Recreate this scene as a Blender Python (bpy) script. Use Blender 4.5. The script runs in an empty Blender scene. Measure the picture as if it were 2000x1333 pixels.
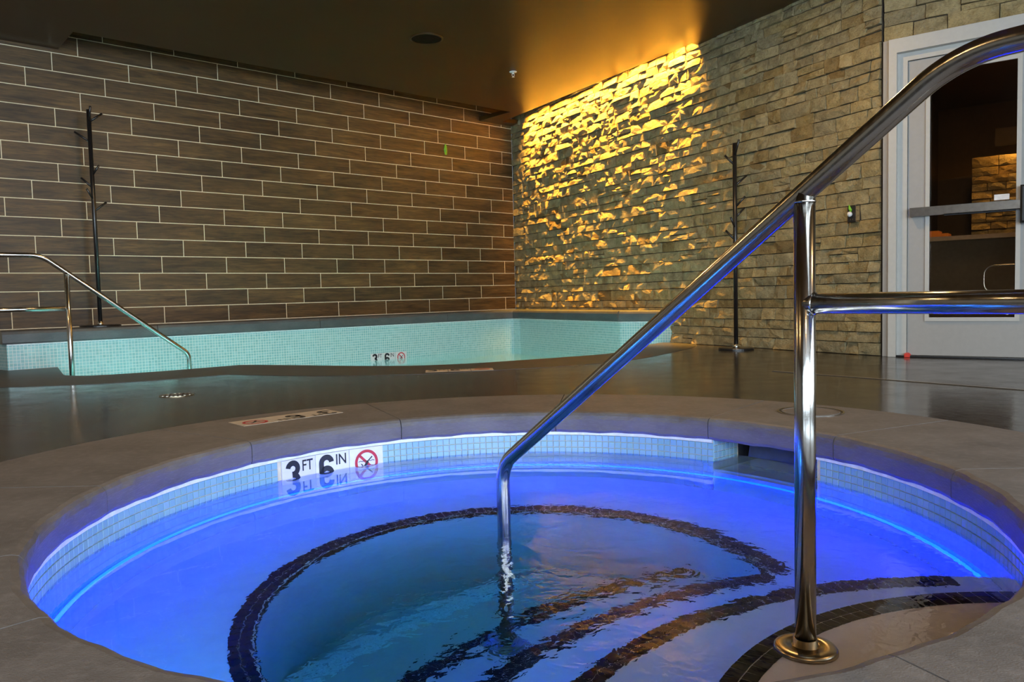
import bpy, bmesh, math, random
from mathutils import Vector, Matrix
from math import sin, cos, pi, radians, atan2, hypot, sqrt, degrees

random.seed(7)
SC = bpy.context.scene
COL = SC.collection

# ------------------------------------------------------------------ camera
cam_data = bpy.data.cameras.new('camera')
cam_data.sensor_fit = 'HORIZONTAL'
cam_data.sensor_width = 36.0
cam_data.lens = 27.0
cam_data.clip_start = 0.02
cam = bpy.data.objects.new('camera', cam_data)
COL.objects.link(cam)
PITCH, ROLL = radians(3.384), radians(-1.445)
cp, sp, cr, sr = cos(PITCH), sin(PITCH), cos(ROLL), sin(ROLL)
r0 = Vector((1, 0, 0)); r1 = Vector((0, -sp, -cp)); r2 = Vector((0, cp, -sp))
right = r0 * cr - r1 * sr
down = r0 * sr + r1 * cr
fwd = r2
M = Matrix(((right.x, -down.x, -fwd.x), (right.y, -down.y, -fwd.y), (right.z, -down.z, -fwd.z))).to_4x4()
CAM_H = 0.5
M.translation = (0, 0, CAM_H)
cam.matrix_world = M
SC.camera = cam

# ------------------------------------------------------------------ light and exposure
world = bpy.data.worlds.new('world'); SC.world = world
world.use_nodes = True
world.node_tree.nodes['Background'].inputs[0].default_value = (0.75, 0.85, 1.0, 1)
world.node_tree.nodes['Background'].inputs[1].default_value = 0.10
SC.view_settings.view_transform = 'Standard'
SC.view_settings.look = 'None'
SC.view_settings.exposure = 0.15
SC.view_settings.gamma = 1.0
SC.view_settings.use_curve_mapping = False
SC.cycles.use_denoising = True
SC.cycles.max_bounces = 7
SC.cycles.transmission_bounces = 5
SC.cycles.glossy_bounces = 3
SC.cycles.diffuse_bounces = 3
SC.cycles.use_adaptive_sampling = True
SC.cycles.adaptive_threshold = 0.20
SC.cycles.adaptive_min_samples = 16
SC.cycles.blur_glossy = 0.6
SC.cycles.sample_clamp_indirect = 6.0

def area_light(name, loc, target, sx, sy, power, color, spread=180):
    d = bpy.data.lights.new(name, 'AREA')
    d.shape = 'RECTANGLE'; d.size = sx; d.size_y = sy
    d.energy = power; d.color = color; d.spread = radians(spread)
    o = bpy.data.objects.new(name, d); COL.objects.link(o)
    o.location = loc
    o.rotation_euler = (Vector(target) - Vector(loc)).to_track_quat('-Z', 'Y').to_euler()
    return o

DAY = (0.72, 0.87, 1.0)
WARM = (1.0, 0.62, 0.26)
AMBER = (1.0, 0.48, 0.060)
# daylight in the window openings to the right of and behind the camera
area_light('window_daylight', (4.45, -1.0, 1.45), (0, -1.0, 1.3), 4.0, 2.0, 230, DAY)
area_light('window_daylight', (1.6, -3.65, 1.45), (1.6, 0, 1.3), 4.4, 2.0, 290, DAY)
area_light('window_daylight', (-2.1, -3.65, 1.45), (-2.1, 0, 1.3), 2.4, 2.0, 125, DAY)
# added warm fill lamps just under the ceiling, outside the frame
for p in ((-2.6, 0.6, 10), (-3.6, 3.4, 20), (2.9, 1.4, 14), (0.3, -1.2, 12), (1.35, 4.9, 26), (-1.8, 5.6, 20)):
    area_light('warm_fill_lamp', (p[0], p[1], 2.735), (p[0], p[1], 0), 0.16, 0.16, p[2], WARM)

# ------------------------------------------------------------------ helpers
def link(o, parent=None):
    COL.objects.link(o)
    if parent is not None:
        o.parent = parent
        o.matrix_parent_inverse = parent.matrix_basis.inverted()
    return o

def tag(o, label=None, cat=None, group=None, kind=None):
    if label: o['label'] = label
    if cat: o['category'] = cat
    if group: o['group'] = group
    if kind: o['kind'] = kind
    return o

def empty(name, loc=(0, 0, 0), rotz=0.0):
    o = bpy.data.objects.new(name, None)
    o.empty_display_size = 0.1
    COL.objects.link(o)
    o.location = loc; o.rotation_euler = (0, 0, rotz)
    o.matrix_basis = Matrix.Translation(Vector(loc)) @ Matrix.Rotation(rotz, 4, 'Z')
    return o

def mesh(name, verts, faces, mat, smooth=False, uvs=None, sharp=None):
    me = bpy.data.meshes.new(name)
    me.from_pydata([tuple(v) for v in verts], [], faces)
    if uvs is not None:
        l = me.uv_layers.new(name='UVMap')
        k = 0
        for fi, f in enumerate(faces):
            for ci in range(len(f)):
                l.data[k].uv = uvs[fi][ci]; k += 1
    if smooth:
        me.shade_smooth()
    me.materials.append(mat)
    me.update()
    return me

def mk(name, verts, faces, mat, parent=None, smooth=False, uvs=None, origin=True):
    """one mesh object, world coordinates given; its origin goes to the middle of its base"""
    vs = [Vector(v) for v in verts]
    c = Vector((0, 0, 0))
    if origin:
        c = Vector(((min(v.x for v in vs) + max(v.x for v in vs)) / 2, (min(v.y for v in vs) + max(v.y for v in vs)) / 2, min(v.z for v in vs)))
    me = mesh(name, [v - c for v in vs], faces, mat, smooth, uvs)
    o = bpy.data.objects.new(name, me)
    o.location = c
    o.matrix_basis = Matrix.Translation(c)
    return link(o, parent)

def merge(*parts):
    V, F = [], []
    for v, f in parts:
        n = len(V)
        V += [Vector(x) for x in v]
        F += [tuple(i + n for i in q) for q in f]
    return V, F

def box(x0, x1, y0, y1, z0, z1):
    v = [(x0, y0, z0), (x1, y0, z0), (x1, y1, z0), (x0, y1, z0), (x0, y0, z1), (x1, y0, z1), (x1, y1, z1), (x0, y1, z1)]
    f = [(0, 3, 2, 1), (4, 5, 6, 7), (0, 1, 5, 4), (1, 2, 6, 5), (2, 3, 7, 6), (3, 0, 4, 7)]
    return v, f

def bevel_box(x0, x1, y0, y1, z0, z1, b):
    """box whose face towards -y has a chamfered rim"""
    v = [(x0, y1, z0), (x1, y1, z0), (x1, y1, z1), (x0, y1, z1),
         (x0, y0 + b, z0), (x1, y0 + b, z0), (x1, y0 + b, z1), (x0, y0 + b, z1),
         (x0 + b, y0, z0 + b), (x1 - b, y0, z0 + b), (x1 - b, y0, z1 - b), (x0 + b, y0, z1 - b)]
    f = [(3, 2, 1, 0)]
    for i in range(4):
        j = (i + 1) % 4
        f.append((i, j, j + 4, i + 4)); f.append((i + 4, j + 4, j + 8, i + 8))
    f.append((8, 9, 10, 11))
    return v, f

def xf(part, m):
    return [m @ Vector(v) for v in part[0]], part[1]

def tube(path, r, seg=20, caps=True):
    P = [Vector(p) for p in path]
    n = len(P)
    T = []
    for i in range(n):
        if i == 0: t = P[1] - P[0]
        elif i == n - 1: t = P[-1] - P[-2]
        else: t = (P[i + 1] - P[i]).normalized() + (P[i] - P[i - 1]).normalized()
        T.append(t.normalized())
    a = Vector((0, 0, 1)) if abs(T[0].z) < 0.9 else Vector((1, 0, 0))
    u = (a - T[0] * a.dot(T[0])).normalized()
    V, F = [], []
    rr = r if isinstance(r, (list, tuple)) else [r] * n
    for i in range(n):
        u = (u - T[i] * u.dot(T[i])).normalized()
        w = T[i].cross(u)
        for k in range(seg):
            an = 2 * pi * k / seg
            V.append(P[i] + (u * cos(an) + w * sin(an)) * rr[i])
    for i in range(n - 1):
        for k in range(seg):
            k2 = (k + 1) % seg
            F.append((i * seg + k, i * seg + k2, (i + 1) * seg + k2, (i + 1) * seg + k))
    if caps:
        F.append(tuple(range(seg - 1, -1, -1)))
        F.append(tuple((n - 1) * seg + k for k in range(seg)))
    return V, F

def fillet(pts, rad, n=10):
    P = [Vector(p) for p in pts]
    out = [P[0]]
    for i in range(1, len(P) - 1):
        a = (P[i - 1] - P[i]).normalized(); b = (P[i + 1] - P[i]).normalized()
        ang = a.angle(b)
        if ang > pi - 1e-3:
            out.append(P[i]); continue
        r = rad[i] if isinstance(rad, dict) else rad
        d = r / math.tan(ang / 2)
        bis = (a + b).normalized()
        c = P[i] + bis * (r / sin(ang / 2))
        s = P[i] + a * d - c; e = P[i] + b * d - c
        tot = s.angle(e)
        ax = s.cross(e).normalized()
        for k in range(n + 1):
            out.append(c + Matrix.Rotation(tot * k / n, 3, ax) @ s)
    out.append(P[-1])
    return out

def lathe(prof, c, seg=32, closed=False):
    V, F = [], []
    for r, z in prof:
        for k in range(seg):
            a = 2 * pi * k / seg
            V.append(Vector((c[0] + r * cos(a), c[1] + r * sin(a), c[2] + z)))
    n = len(prof)
    for i in range(n if closed else n - 1):
        j = (i + 1) % n
        for k in range(seg):
            k2 = (k + 1) % seg
            F.append((i * seg + k, i * seg + k2, j * seg + k2, j * seg + k))
    if not closed:
        if prof[0][0] > 1e-5: F.append(tuple(range(seg - 1, -1, -1)))
        if prof[-1][0] > 1e-5: F.append(tuple((n - 1) * seg + k for k in range(seg)))
    return V, F

def arc_sweep(prof, c, a0, a1, step=2.0, cap=True, wob=None):
    """profile (r, z) swept round the vertical axis at c from a0 to a1 degrees"""
    n = max(1, int(round(abs(a1 - a0) / step)))
    m = len(prof)
    V, F = [], []
    for i in range(n + 1):
        a = radians(a0 + (a1 - a0) * i / n)
        for j, (r, z) in enumerate(prof):
            dz = wob(a, j) if wob else (0, 0)
            V.append(Vector((c[0] + (r + dz[0]) * cos(a), c[1] + (r + dz[0]) * sin(a), z + dz[1])))
    for i in range(n):
        for j in range(m - 1):
            F.append((i * m + j, (i + 1) * m + j, (i + 1) * m + j + 1, i * m + j + 1))
    if cap:
        F.append(tuple(range(m))); F.append(tuple(n * m + j for j in range(m - 1, -1, -1)))
    return V, F

def poly_fill(loops, z):
    """filled polygon (first loop) with holes (other loops)"""
    bm = bmesh.new()
    edges = []
    for lp in loops:
        vs = [bm.verts.new((p[0], p[1], z)) for p in lp]
        for i in range(len(vs)):
            edges.append(bm.edges.new((vs[i], vs[(i + 1) % len(vs)])))
    bmesh.ops.triangle_fill(bm, use_beauty=True, use_dissolve=False, edges=edges, normal=(0, 0, 1))
    bm.verts.index_update()
    V = [v.co.copy() for v in bm.verts]
    F = []
    for f in bm.faces:
        idx = [v.index for v in f.verts]
        if f.normal.z < 0: idx.reverse()
        F.append(tuple(idx))
    bm.free()
    return V, F

def slab(loops, z0, z1):
    """polygon with holes extruded between z0 and z1"""
    Vt, Ft = poly_fill(loops, z1)
    Vb = [Vector((v.x, v.y, z0)) for v in Vt]
    n = len(Vt)
    V = Vt + Vb
    F = list(Ft) + [tuple(i + n for i in reversed(f)) for f in Ft]
    k = 0
    for lp in loops:
        m = len(lp)
        area = sum(lp[i][0] * lp[(i + 1) % m][1] - lp[(i + 1) % m][0] * lp[i][1] for i in range(m))
        outer = lp is loops[0]
        ccw = area > 0
        for i in range(m):
            a, b = k + i, k + (i + 1) % m
            q = (a, a + n, b + n, b)
            if ccw != outer: q = tuple(reversed(q))
            F.append(q)
        k += m
    return V, F

# ------------------------------------------------------------------ materials
class NT:
    def __init__(self, name):
        self.m = bpy.data.materials.new(name); self.m.use_nodes = True
        self.t = self.m.node_tree
        self.b = self.t.nodes['Principled BSDF']
    def n(self, typ, **kw):
        x = self.t.nodes.new(typ)
        for k, v in kw.items():
            if k.startswith('i_'):
                x.inputs[k[2:].replace('_', ' ')].default_value = v
            else: setattr(x, k, v)
        return x
    def l(self, a, b): self.t.links.new(a, b)
    def ramp(self, stops, fac, interp='LINEAR'):
        r = self.n('ShaderNodeValToRGB'); r.color_ramp.interpolation = interp
        e = r.color_ramp.elements
        while len(e) < len(stops): e.new(0.5)
        for i, (p, c) in enumerate(stops):
            e[i].position = p
            e[i].color = (c, c, c, 1) if not isinstance(c, tuple) else (c[0], c[1], c[2], 1)
        self.l(fac, r.inputs['Fac'])
        return r.outputs['Color']
    def noise(self, vec, scale, detail=4, rough=0.55, dist=0.0):
        x = self.n('ShaderNodeTexNoise')
        x.inputs['Scale'].default_value = scale; x.inputs['Detail'].default_value = detail
        x.inputs['Roughness'].default_value = rough; x.inputs['Distortion'].default_value = dist
        if vec is not None: self.l(vec, x.inputs['Vector'])
        return x.outputs['Fac']
    def mapping(self, vec, scale=(1, 1, 1), loc=(0, 0, 0), rot=(0, 0, 0)):
        x = self.n('ShaderNodeMapping')
        x.inputs['Scale'].default_value = scale; x.inputs['Location'].default_value = loc; x.inputs['Rotation'].default_value = rot
        self.l(vec, x.inputs['Vector']); return x.outputs['Vector']
    def pos(self): return self.n('ShaderNodeNewGeometry').outputs['Position']
    def obj(self): return self.n('ShaderNodeTexCoord').outputs['Object']
    def rnd(self): return self.n('ShaderNodeObjectInfo').outputs['Random']
    def math(self, op, a, b=None, clamp=False):
        x = self.n('ShaderNodeMath', operation=op, use_clamp=clamp)
        for i, v in enumerate((a, b)):
            if v is None: continue
            if isinstance(v, (int, float)): x.inputs[i].default_value = v
            else: self.l(v, x.inputs[i])
        return x.outputs[0]
    def mix(self, fac, a, b, mode='MIX'):
        x = self.n('ShaderNodeMix', data_type='RGBA', blend_type=mode)
        for s, v in (('Factor', fac), ('A', a), ('B', b)):
            i = [k for k in x.inputs if k.name == s and k.enabled][0] if s == 'Factor' else [k for k in x.inputs if k.name == s and k.type == 'RGBA'][0]
            if isinstance(v, (int, float)): i.default_value = v
            elif isinstance(v, tuple): i.default_value = (v[0], v[1], v[2], 1)
            else: self.l(v, i)
        return [k for k in x.outputs if k.type == 'RGBA'][0]
    def rand_vec(self, vec, amt=40.0):
        r = self.rnd()
        c = self.n('ShaderNodeCombineXYZ')
        self.l(self.math('MULTIPLY', r, amt), c.inputs[0])
        self.l(self.math('MULTIPLY', r, amt * 1.7), c.inputs[1])
        self.l(self.math('MULTIPLY', r, amt * 2.3), c.inputs[2])
        x = self.n('ShaderNodeVectorMath', operation='ADD')
        self.l(vec, x.inputs[0]); self.l(c.outputs[0], x.inputs[1])
        return x.outputs[0]
    def set(self, color=None, rough=None, metal=None, spec=None, bump=None, strength=0.5, dist=0.01):
        def put(name, v):
            if v is None: return
            if isinstance(v, (int, float)): self.b.inputs[name].default_value = v
            elif isinstance(v, tuple): self.b.inputs[name].default_value = (v[0], v[1], v[2], 1)
            else: self.l(v, self.b.inputs[name])
        put('Base Color', color); put('Roughness', rough); put('Metallic', metal); put('Specular IOR Level', spec)
        if bump is not None:
            bn = self.n('ShaderNodeBump'); bn.inputs['Strength'].default_value = strength; bn.inputs['Distance'].default_value = dist
            self.l(bump, bn.inputs['Height']); self.l(bn.outputs[0], self.b.inputs['Normal'])
        return self.m

def plain(name, color, rough=0.5, metal=0.0, spec=0.5, var=0.12, scale=30.0):
    t = NT(name)
    f = t.noise(t.obj(), scale, 3)
    lo = tuple(c * (1 - var) for c in color); hi = tuple(min(1, c * (1 + var)) for c in color)
    return t.set(t.ramp([(0.3, lo), (0.7, hi)], f), rough, metal, spec)

# wood-look porcelain planks
t = NT('wood_look_tile')
v = t.rand_vec(t.obj())
g1 = t.noise(t.mapping(v, (2.2, 3, 26)), 1.0, 6, 0.62, 1.2)
g2 = t.noise(t.mapping(v, (1.3, 2, 5.0)), 1.0, 4, 0.6, 0.6)
g3 = t.noise(t.mapping(v, (9, 9, 95)), 1.0, 3, 0.6)
colA = t.ramp([(0.26, (0.047, 0.029, 0.013)), (0.5, (0.112, 0.070, 0.030)), (0.74, (0.186, 0.116, 0.047))], g1)
colB = t.ramp([(0.3, (0.55, 0.55, 0.57)), (0.7, (1.25, 1.18, 1.05))], g2)
c = t.mix(1.0, colA, colB, 'MULTIPLY')
c = t.mix(t.math('MULTIPLY', t.ramp([(0.35, 1.0), (0.5, 0.0)], g3), 0.45), c, (0.03, 0.024, 0.02))
c = t.mix(1.0, c, t.ramp([(0.0, (0.86, 0.86, 0.88)), (1.0, (1.14, 1.1, 1.06))], t.rnd()), 'MULTIPLY')
M_PLANK = t.set(c, 0.46, 0, 0.35, g3, 0.15, 0.002)
t = NT('beige_grout')
M_GROUT = t.set(t.ramp([(0.3, (0.84, 0.73, 0.50)), (0.7, (0.92, 0.82, 0.60))], t.noise(t.pos(), 60, 2)), 0.9)

# split-face ledge stone
def stone_mat(name, base, hi, rust):
    t = NT(name)
    v = t.rand_vec(t.pos(), 25)
    n1 = t.noise(v, 11, 6, 0.65)
    n2 = t.noise(t.mapping(v, (60, 60, 150)), 1.0, 4, 0.6)
    n3 = t.noise(v, 140, 3, 0.7)
    r = t.rnd()
    c = t.ramp([(0.28, base), (0.55, hi), (0.8, tuple(x * 1.25 for x in hi))], n1)
    tone = t.ramp([(0.0, (0.78, 0.78, 0.80)), (0.35, (0.98, 0.97, 0.95)), (0.7, (1.12, 1.05, 0.92)), (0.86, (1.0, 0.9, 0.74)), (0.94, (0.78, 0.66, 0.5)), (1.0, (0.5, 0.40, 0.30))], r, 'LINEAR')
    c = t.mix(1.0, c, tone, 'MULTIPLY')
    c = t.mix(t.math('MULTIPLY', t.ramp([(0.55, 0.0), (0.72, 1.0)], t.noise(v, 5.5, 5, 0.6, 0.8)), 0.55), c, rust)
    c = t.mix(t.math('MULTIPLY', t.ramp([(0.36, 1.0), (0.48, 0.0)], n2), 0.35), c, tuple(x * 0.45 for x in base))
    mus = t.n('ShaderNodeTexMusgrave') if False else None
    h = t.math('ADD', t.math('MULTIPLY', n3, 0.45), t.math('ADD', t.math('MULTIPLY', n1, 0.8), t.math('MULTIPLY', t.noise(v, 42, 6, 0.72, 0.6), 1.1)))
    return t.set(c, 0.88, 0, 0.25, h, 1.0, 0.016)
M_STONE = stone_mat('ledge_stone', (0.290, 0.245, 0.135), (0.480, 0.410, 0.235), (0.38, 0.250, 0.070))
M_STONEBACK = plain('dark_mortar', (0.05, 0.04, 0.028), 0.95)  # even dark mortar colour behind the stones and in the joints

# ceiling: dark brown eggshell paint
t = NT('ceiling_paint')
n = t.noise(t.mapping(t.pos(), (3.0, 3.0, 1)), 1.0, 3, 0.5)
M_CEIL = t.set(t.ramp([(0.3, (0.058, 0.024, 0.0045)), (0.7, (0.064, 0.028, 0.0055))], n), 0.30, 0, 0.32)

# polished dark concrete deck
t = NT('polished_concrete')
p = t.pos()
n1 = t.noise(p, 3.2, 6, 0.62); n2 = t.noise(t.mapping(p, (26, 26, 1)), 1.0, 5, 0.7, 0.6); n3 = t.noise(t.mapping(p, (90, 60, 1)), 1.0, 2, 0.5)
c = t.ramp([(0.3, (0.018, 0.0165, 0.016)), (0.55, (0.034, 0.030, 0.027)), (0.75, (0.060, 0.052, 0.045))], n1)
c = t.mix(t.math('MULTIPLY', t.ramp([(0.45, 0.0), (0.7, 1.0)], n2), 0.45), c, (0.095, 0.08, 0.064))
c = t.mix(t.ramp([(0.64, 0.0), (0.70, 0.7)], n3), c, (0.26, 0.23, 0.20))
rg = t.ramp([(0.3, 0.10), (0.7, 0.21)], t.noise(p, 5, 5, 0.6))
M_DECK = t.set(c, rg, 0, 0.32, n2, 0.12, 0.004)

# smooth brown-grey concrete coping
def coping_mat(name, a, b, rough):
    t = NT(name)
    p = t.pos()
    n1 = t.noise(t.mapping(p, (1, 1, 2.5)), 5.0, 6, 0.62); n2 = t.noise(t.mapping(p, (40, 40, 260)), 1.0, 3, 0.6); n3 = t.noise(p, 320, 2, 0.5)
    c = t.ramp([(0.3, a), (0.7, b)], n1)
    c = t.mix(t.math('MULTIPLY', t.ramp([(0.5, 0.0), (0.68, 1.0)], n2), 0.22), c, tuple(x * 1.5 for x in b))
    c = t.mix(t.ramp([(0.24, 0.55), (0.30, 0.0)], n3), c, tuple(x * 0.35 for x in a))
    h = t.math('ADD', n2, t.math('MULTIPLY', n3, 0.6))
    return t.set(c, rough, 0, 0.4, h, 0.35, 0.003)
M_COPING = coping_mat('spa_concrete', (0.116, 0.104, 0.098), (0.178, 0.160, 0.150), 0.55)
M_COPING2 = coping_mat('pool_concrete', (0.045, 0.043, 0.043), (0.074, 0.070, 0.068), 0.42)
M_LEDGE = coping_mat('ledge_concrete', (0.062, 0.066, 0.072), (0.105, 0.108, 0.112), 0.35)

# mosaics
t = NT('pale_mosaic_tile')
c = t.ramp([(0.0, (0.24, 0.46, 0.52)), (0.5, (0.27, 0.49, 0.55)), (1.0, (0.30, 0.52, 0.575))], t.rnd())
M_MOSAIC = t.set(c, 0.18, 0, 0.5, t.noise(t.obj(), 120, 2), 0.1, 0.002)
M_MGROUT = plain('cream_grout', (0.74, 0.66, 0.46), 0.85)
t = NT('teal_pool_mosaic')
uv = t.n('ShaderNodeUVMap').outputs[0]
br = t.n('ShaderNodeTexBrick', offset=0.0, squash=1.0)
t.l(uv, br.inputs['Vector'])
for k, val in (('Scale', 1.0), ('Mortar Size', 0.0018), ('Mortar Smooth', 0.1), ('Bias', 0.0), ('Brick Width', 0.0263), ('Row Height', 0.0263)):
    br.inputs[k].default_value = val
br.inputs['Color1'].default_value = (0.24, 0.52, 0.55, 1); br.inputs['Color2'].default_value = (0.34, 0.62, 0.65, 1); br.inputs['Mortar'].default_value = (0.80, 0.86, 0.84, 1)
inv = t.math('SUBTRACT', 1.0, br.outputs['Fac'])
M_POOLMOSAIC = t.set(br.outputs['Color'], 0.3, 0, 0.5, inv, 0.5, 0.002)
M_BLACKTILE = None
t = NT('black_edge_tile')
M_BLACKTILE = t.set(t.ramp([(0.0, (0.003, 0.0025, 0.003)), (1.0, (0.012, 0.008, 0.008))], t.rnd()), 0.45, 0, 0.2)
M_PALEEDGE = plain('pale_edge_tile', (0.90, 0.94, 0.91), 0.3)
t = NT('white_plaster')
M_PLASTER = t.set(t.ramp([(0.3, (0.68, 0.60, 0.58)), (0.7, (0.76, 0.67, 0.65))], t.noise(t.pos(), 14, 5, 0.6)), 0.75)
M_POOLPLASTER = plain('pool_plaster', (0.52, 0.78, 0.74), 0.7, scale=6)
M_TRIM = plain('white_tile_trim', (0.84, 0.88, 0.88), 0.3)

# metals, plastics
t = NT('brushed_steel')
n = t.noise(t.mapping(t.obj(), (90, 90, 6)), 1.0, 3)
M_STEEL = t.set((0.54, 0.52, 0.49), t.ramp([(0.3, 0.14), (0.7, 0.22)], n), 1.0)
M_STEELDARK = plain('bronzed_steel', (0.42, 0.34, 0.22), 0.28, 1.0)
M_BLACKMETAL = plain('black_painted_metal', (0.014, 0.013, 0.013), 0.28, 0.0, 0.6)
M_CHROME = plain('chrome', (0.75, 0.72, 0.68), 0.10, 1.0, var=0.03)
M_WHITEPAINT = plain('white_door_paint', (0.52, 0.51, 0.47), 0.42, var=0.03)
M_DOORGREY = plain('grey_door_paint', (0.38, 0.37, 0.35), 0.45, var=0.03)
M_BRONZEBAR = plain('dark_satin_bar', (0.17, 0.145, 0.12), 0.35, 1.0)
M_BLACKPLASTIC = plain('black_plastic', (0.02, 0.02, 0.021), 0.4)
M_RED = plain('red_plastic', (0.75, 0.05, 0.03), 0.45)
M_GREEN = plain('green_plastic', (0.20, 0.52, 0.02), 0.45)
M_WHITE = plain('white_plastic', (0.82, 0.82, 0.80), 0.4)
M_FLAP = plain('dark_blue_flap', (0.07, 0.08, 0.13), 0.4)
M_MARKWHITE = plain('white_marker_tile', (0.78, 0.77, 0.80), 0.25, var=0.03)
M_MARKBEIGE = plain('beige_marker_tile', (0.52, 0.43, 0.33), 0.5, var=0.08)
M_INK = plain('black_print', (0.010, 0.012, 0.022), 0.45)
M_REDINK = plain('red_print', (0.55, 0.03, 0.05), 0.45)
M_SPEAKER = plain('dark_speaker_grille', (0.012, 0.006, 0.002), 0.9, spec=0.1)
M_DARKWALL = plain('dark_brown_plaster', (0.085, 0.055, 0.030), 0.8)
M_WARMWALL = plain('beige_plaster', (0.28, 0.23, 0.17), 0.85)
M_COUNTER = plain('taupe_counter_front', (0.16, 0.13, 0.09), 0.6)
M_COUNTERTOP = plain('pale_counter_edge', (0.55, 0.45, 0.33), 0.4)
M_ORANGE = plain('orange_cloth', (0.70, 0.25, 0.03), 0.8)

def emit(name, color, strength):
    t = NT(name)
    t.b.inputs['Base Color'].default_value = (0.02, 0.02, 0.02, 1)
    t.b.inputs['Emission Color'].default_value = (color[0], color[1], color[2], 1)
    t.b.inputs['Emission Strength'].default_value = strength
    return t.m
M_BLUELED = emit('blue_led', (0.0004, 0.0070, 1.0), 52)
M_SPAFILL = emit('spa_fill_lens', (0.05, 0.22, 1.0), 130)  # glow of the added spa fill lamps
M_AMBERLED = emit('amber_led', AMBER, 12)
M_TEALLED = emit('pool_lamp_lens', (0.50, 1.0, 0.97), 210)

t = NT('door_glass')
t.b.inputs['Transmission Weight'].default_value = 1.0
M_GLASS = t.set((0.72, 0.66, 0.58), 0.0, 0, 0.5)
t.b.inputs['IOR'].default_value = 1.45

def water_mat(name, tint, amp, scale, near_more):
    t = NT(name)
    p = t.pos()
    n1 = t.noise(t.mapping(p, (scale, scale, 1)), 1.0, 2, 0.5, 0.4)
    n2 = t.noise(t.mapping(p, (scale * 3.1, scale * 3.1, 1), (3.1, 1.7, 0)), 1.0, 2, 0.5, 0.6)
    n3 = t.noise(t.mapping(p, (scale * 7.3, scale * 7.3, 1), (1.3, 5.2, 0)), 1.0, 2, 0.5, 0.8)
    h = t.math('ADD', t.math('MULTIPLY', n1, 0.65), t.math('ADD', t.math('MULTIPLY', n2, 0.45), t.math('MULTIPLY', n3, 0.10)))
    if near_more:
        # calm along the far rim, livelier over the steps and the middle
        gr = t.n('ShaderNodeTexGradient', gradient_type='SPHERICAL')
        t.l(t.mapping(p, (0.80, 0.80, 0.0), (-0.18, -1.38, 0)), gr.inputs[0])
        h = t.math('MULTIPLY', h, t.ramp([(0.0, 0.0), (0.16, 0.02), (0.34, 0.35), (0.65, 1.0)], gr.outputs['Fac']))
    t.b.inputs['Transmission Weight'].default_value = 1.0
    t.b.inputs['IOR'].default_value = 1.333
    return t.set(tint, 0.0, 0, 0.5, h, 1.0, amp)
def absorb(m, col, dens):
    nt = m.node_tree; v_ = nt.nodes.new('ShaderNodeVolumeAbsorption')
    v_.inputs['Color'].default_value = (col[0], col[1], col[2], 1); v_.inputs['Density'].default_value = dens
    nt.links.new(v_.outputs[0], nt.nodes['Material Output'].inputs['Volume'])
M_WATER = water_mat('spa_water', (0.98, 0.99, 1.0), 0.0060, 6.0, True)
absorb(M_WATER, (0.25, 0.90, 0.98), 1.35)
M_WATER2 = water_mat('pool_water', (0.93, 0.99, 0.98), 0.004, 3.5, False)

# ------------------------------------------------------------------ lay-out (metres, deck = 0)
ANG_T = radians(41.564)                       # tiled wall
uT = Vector((cos(ANG_T), sin(ANG_T), 0)); nT = Vector((-sin(ANG_T), cos(ANG_T), 0))
W0 = Vector((-3.783, 6.949, 2.870)); TL, TH = 0.62, 0.15937
def tilept(s, z=0.0, off=0.0):
    p = W0 + uT * (s * TL) - nT * off
    return Vector((p.x, p.y, z))
S_CORNER = 8.285
STA = Vector((1.553, 7.577, 0)); uS = Vector((0.469, -0.883, 0)).normalized(); nS = Vector((0.883, 0.469, 0)).normalized()
def stonept(tt, z=0.0, off=0.0):
    p = STA + uS * tt - nS * off
    return Vector((p.x, p.y, z))
T_CORNER, T_SEAM = -3.165, 2.335
ANG_S = atan2(uS.y, uS.x)
CORNER = tilept(S_CORNER)
D0 = Vector((2.69, 5.45, 0)); ANG_D = radians(-36.8)
uD = Vector((cos(ANG_D), sin(ANG_D), 0)); nD = Vector((-sin(ANG_D), cos(ANG_D), 0))
def doorpt(d, y=0.0, z=0.0):
    p = D0 + uD * d + nD * y
    return Vector((p.x, p.y, z))
CEIL = 2.745; UP = 3.20
SPA = (0.021, 2.090); RC = 1.160; RT = 1.180; RO = 1.742
ZW = -0.172
LEDGE_Z = 0.317; TRIM_Z = 0.21; LOFF = 0.40; LOFF_S = 0.30

# ------------------------------------------------------------------ floor
def catmull(P, n=6, closed=False):
    out = []
    m = len(P)
    for i in range(m - 1):
        p0 = P[max(i - 1, 0)]; p1 = P[i]; p2 = P[i + 1]; p3 = P[min(i + 2, m - 1)]
        for k in range(n):
            t_ = k / n
            out.append(tuple(0.5 * (2 * p1[j] + (p2[j] - p0[j]) * t_ + (2 * p0[j] - 5 * p1[j] + 4 * p2[j] - p3[j]) * t_ ** 2 + (3 * p1[j] - p0[j] - 3 * p2[j] + p3[j]) * t_ ** 3) for j in range(2)))
    out.append(P[-1][:2])
    return out

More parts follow.
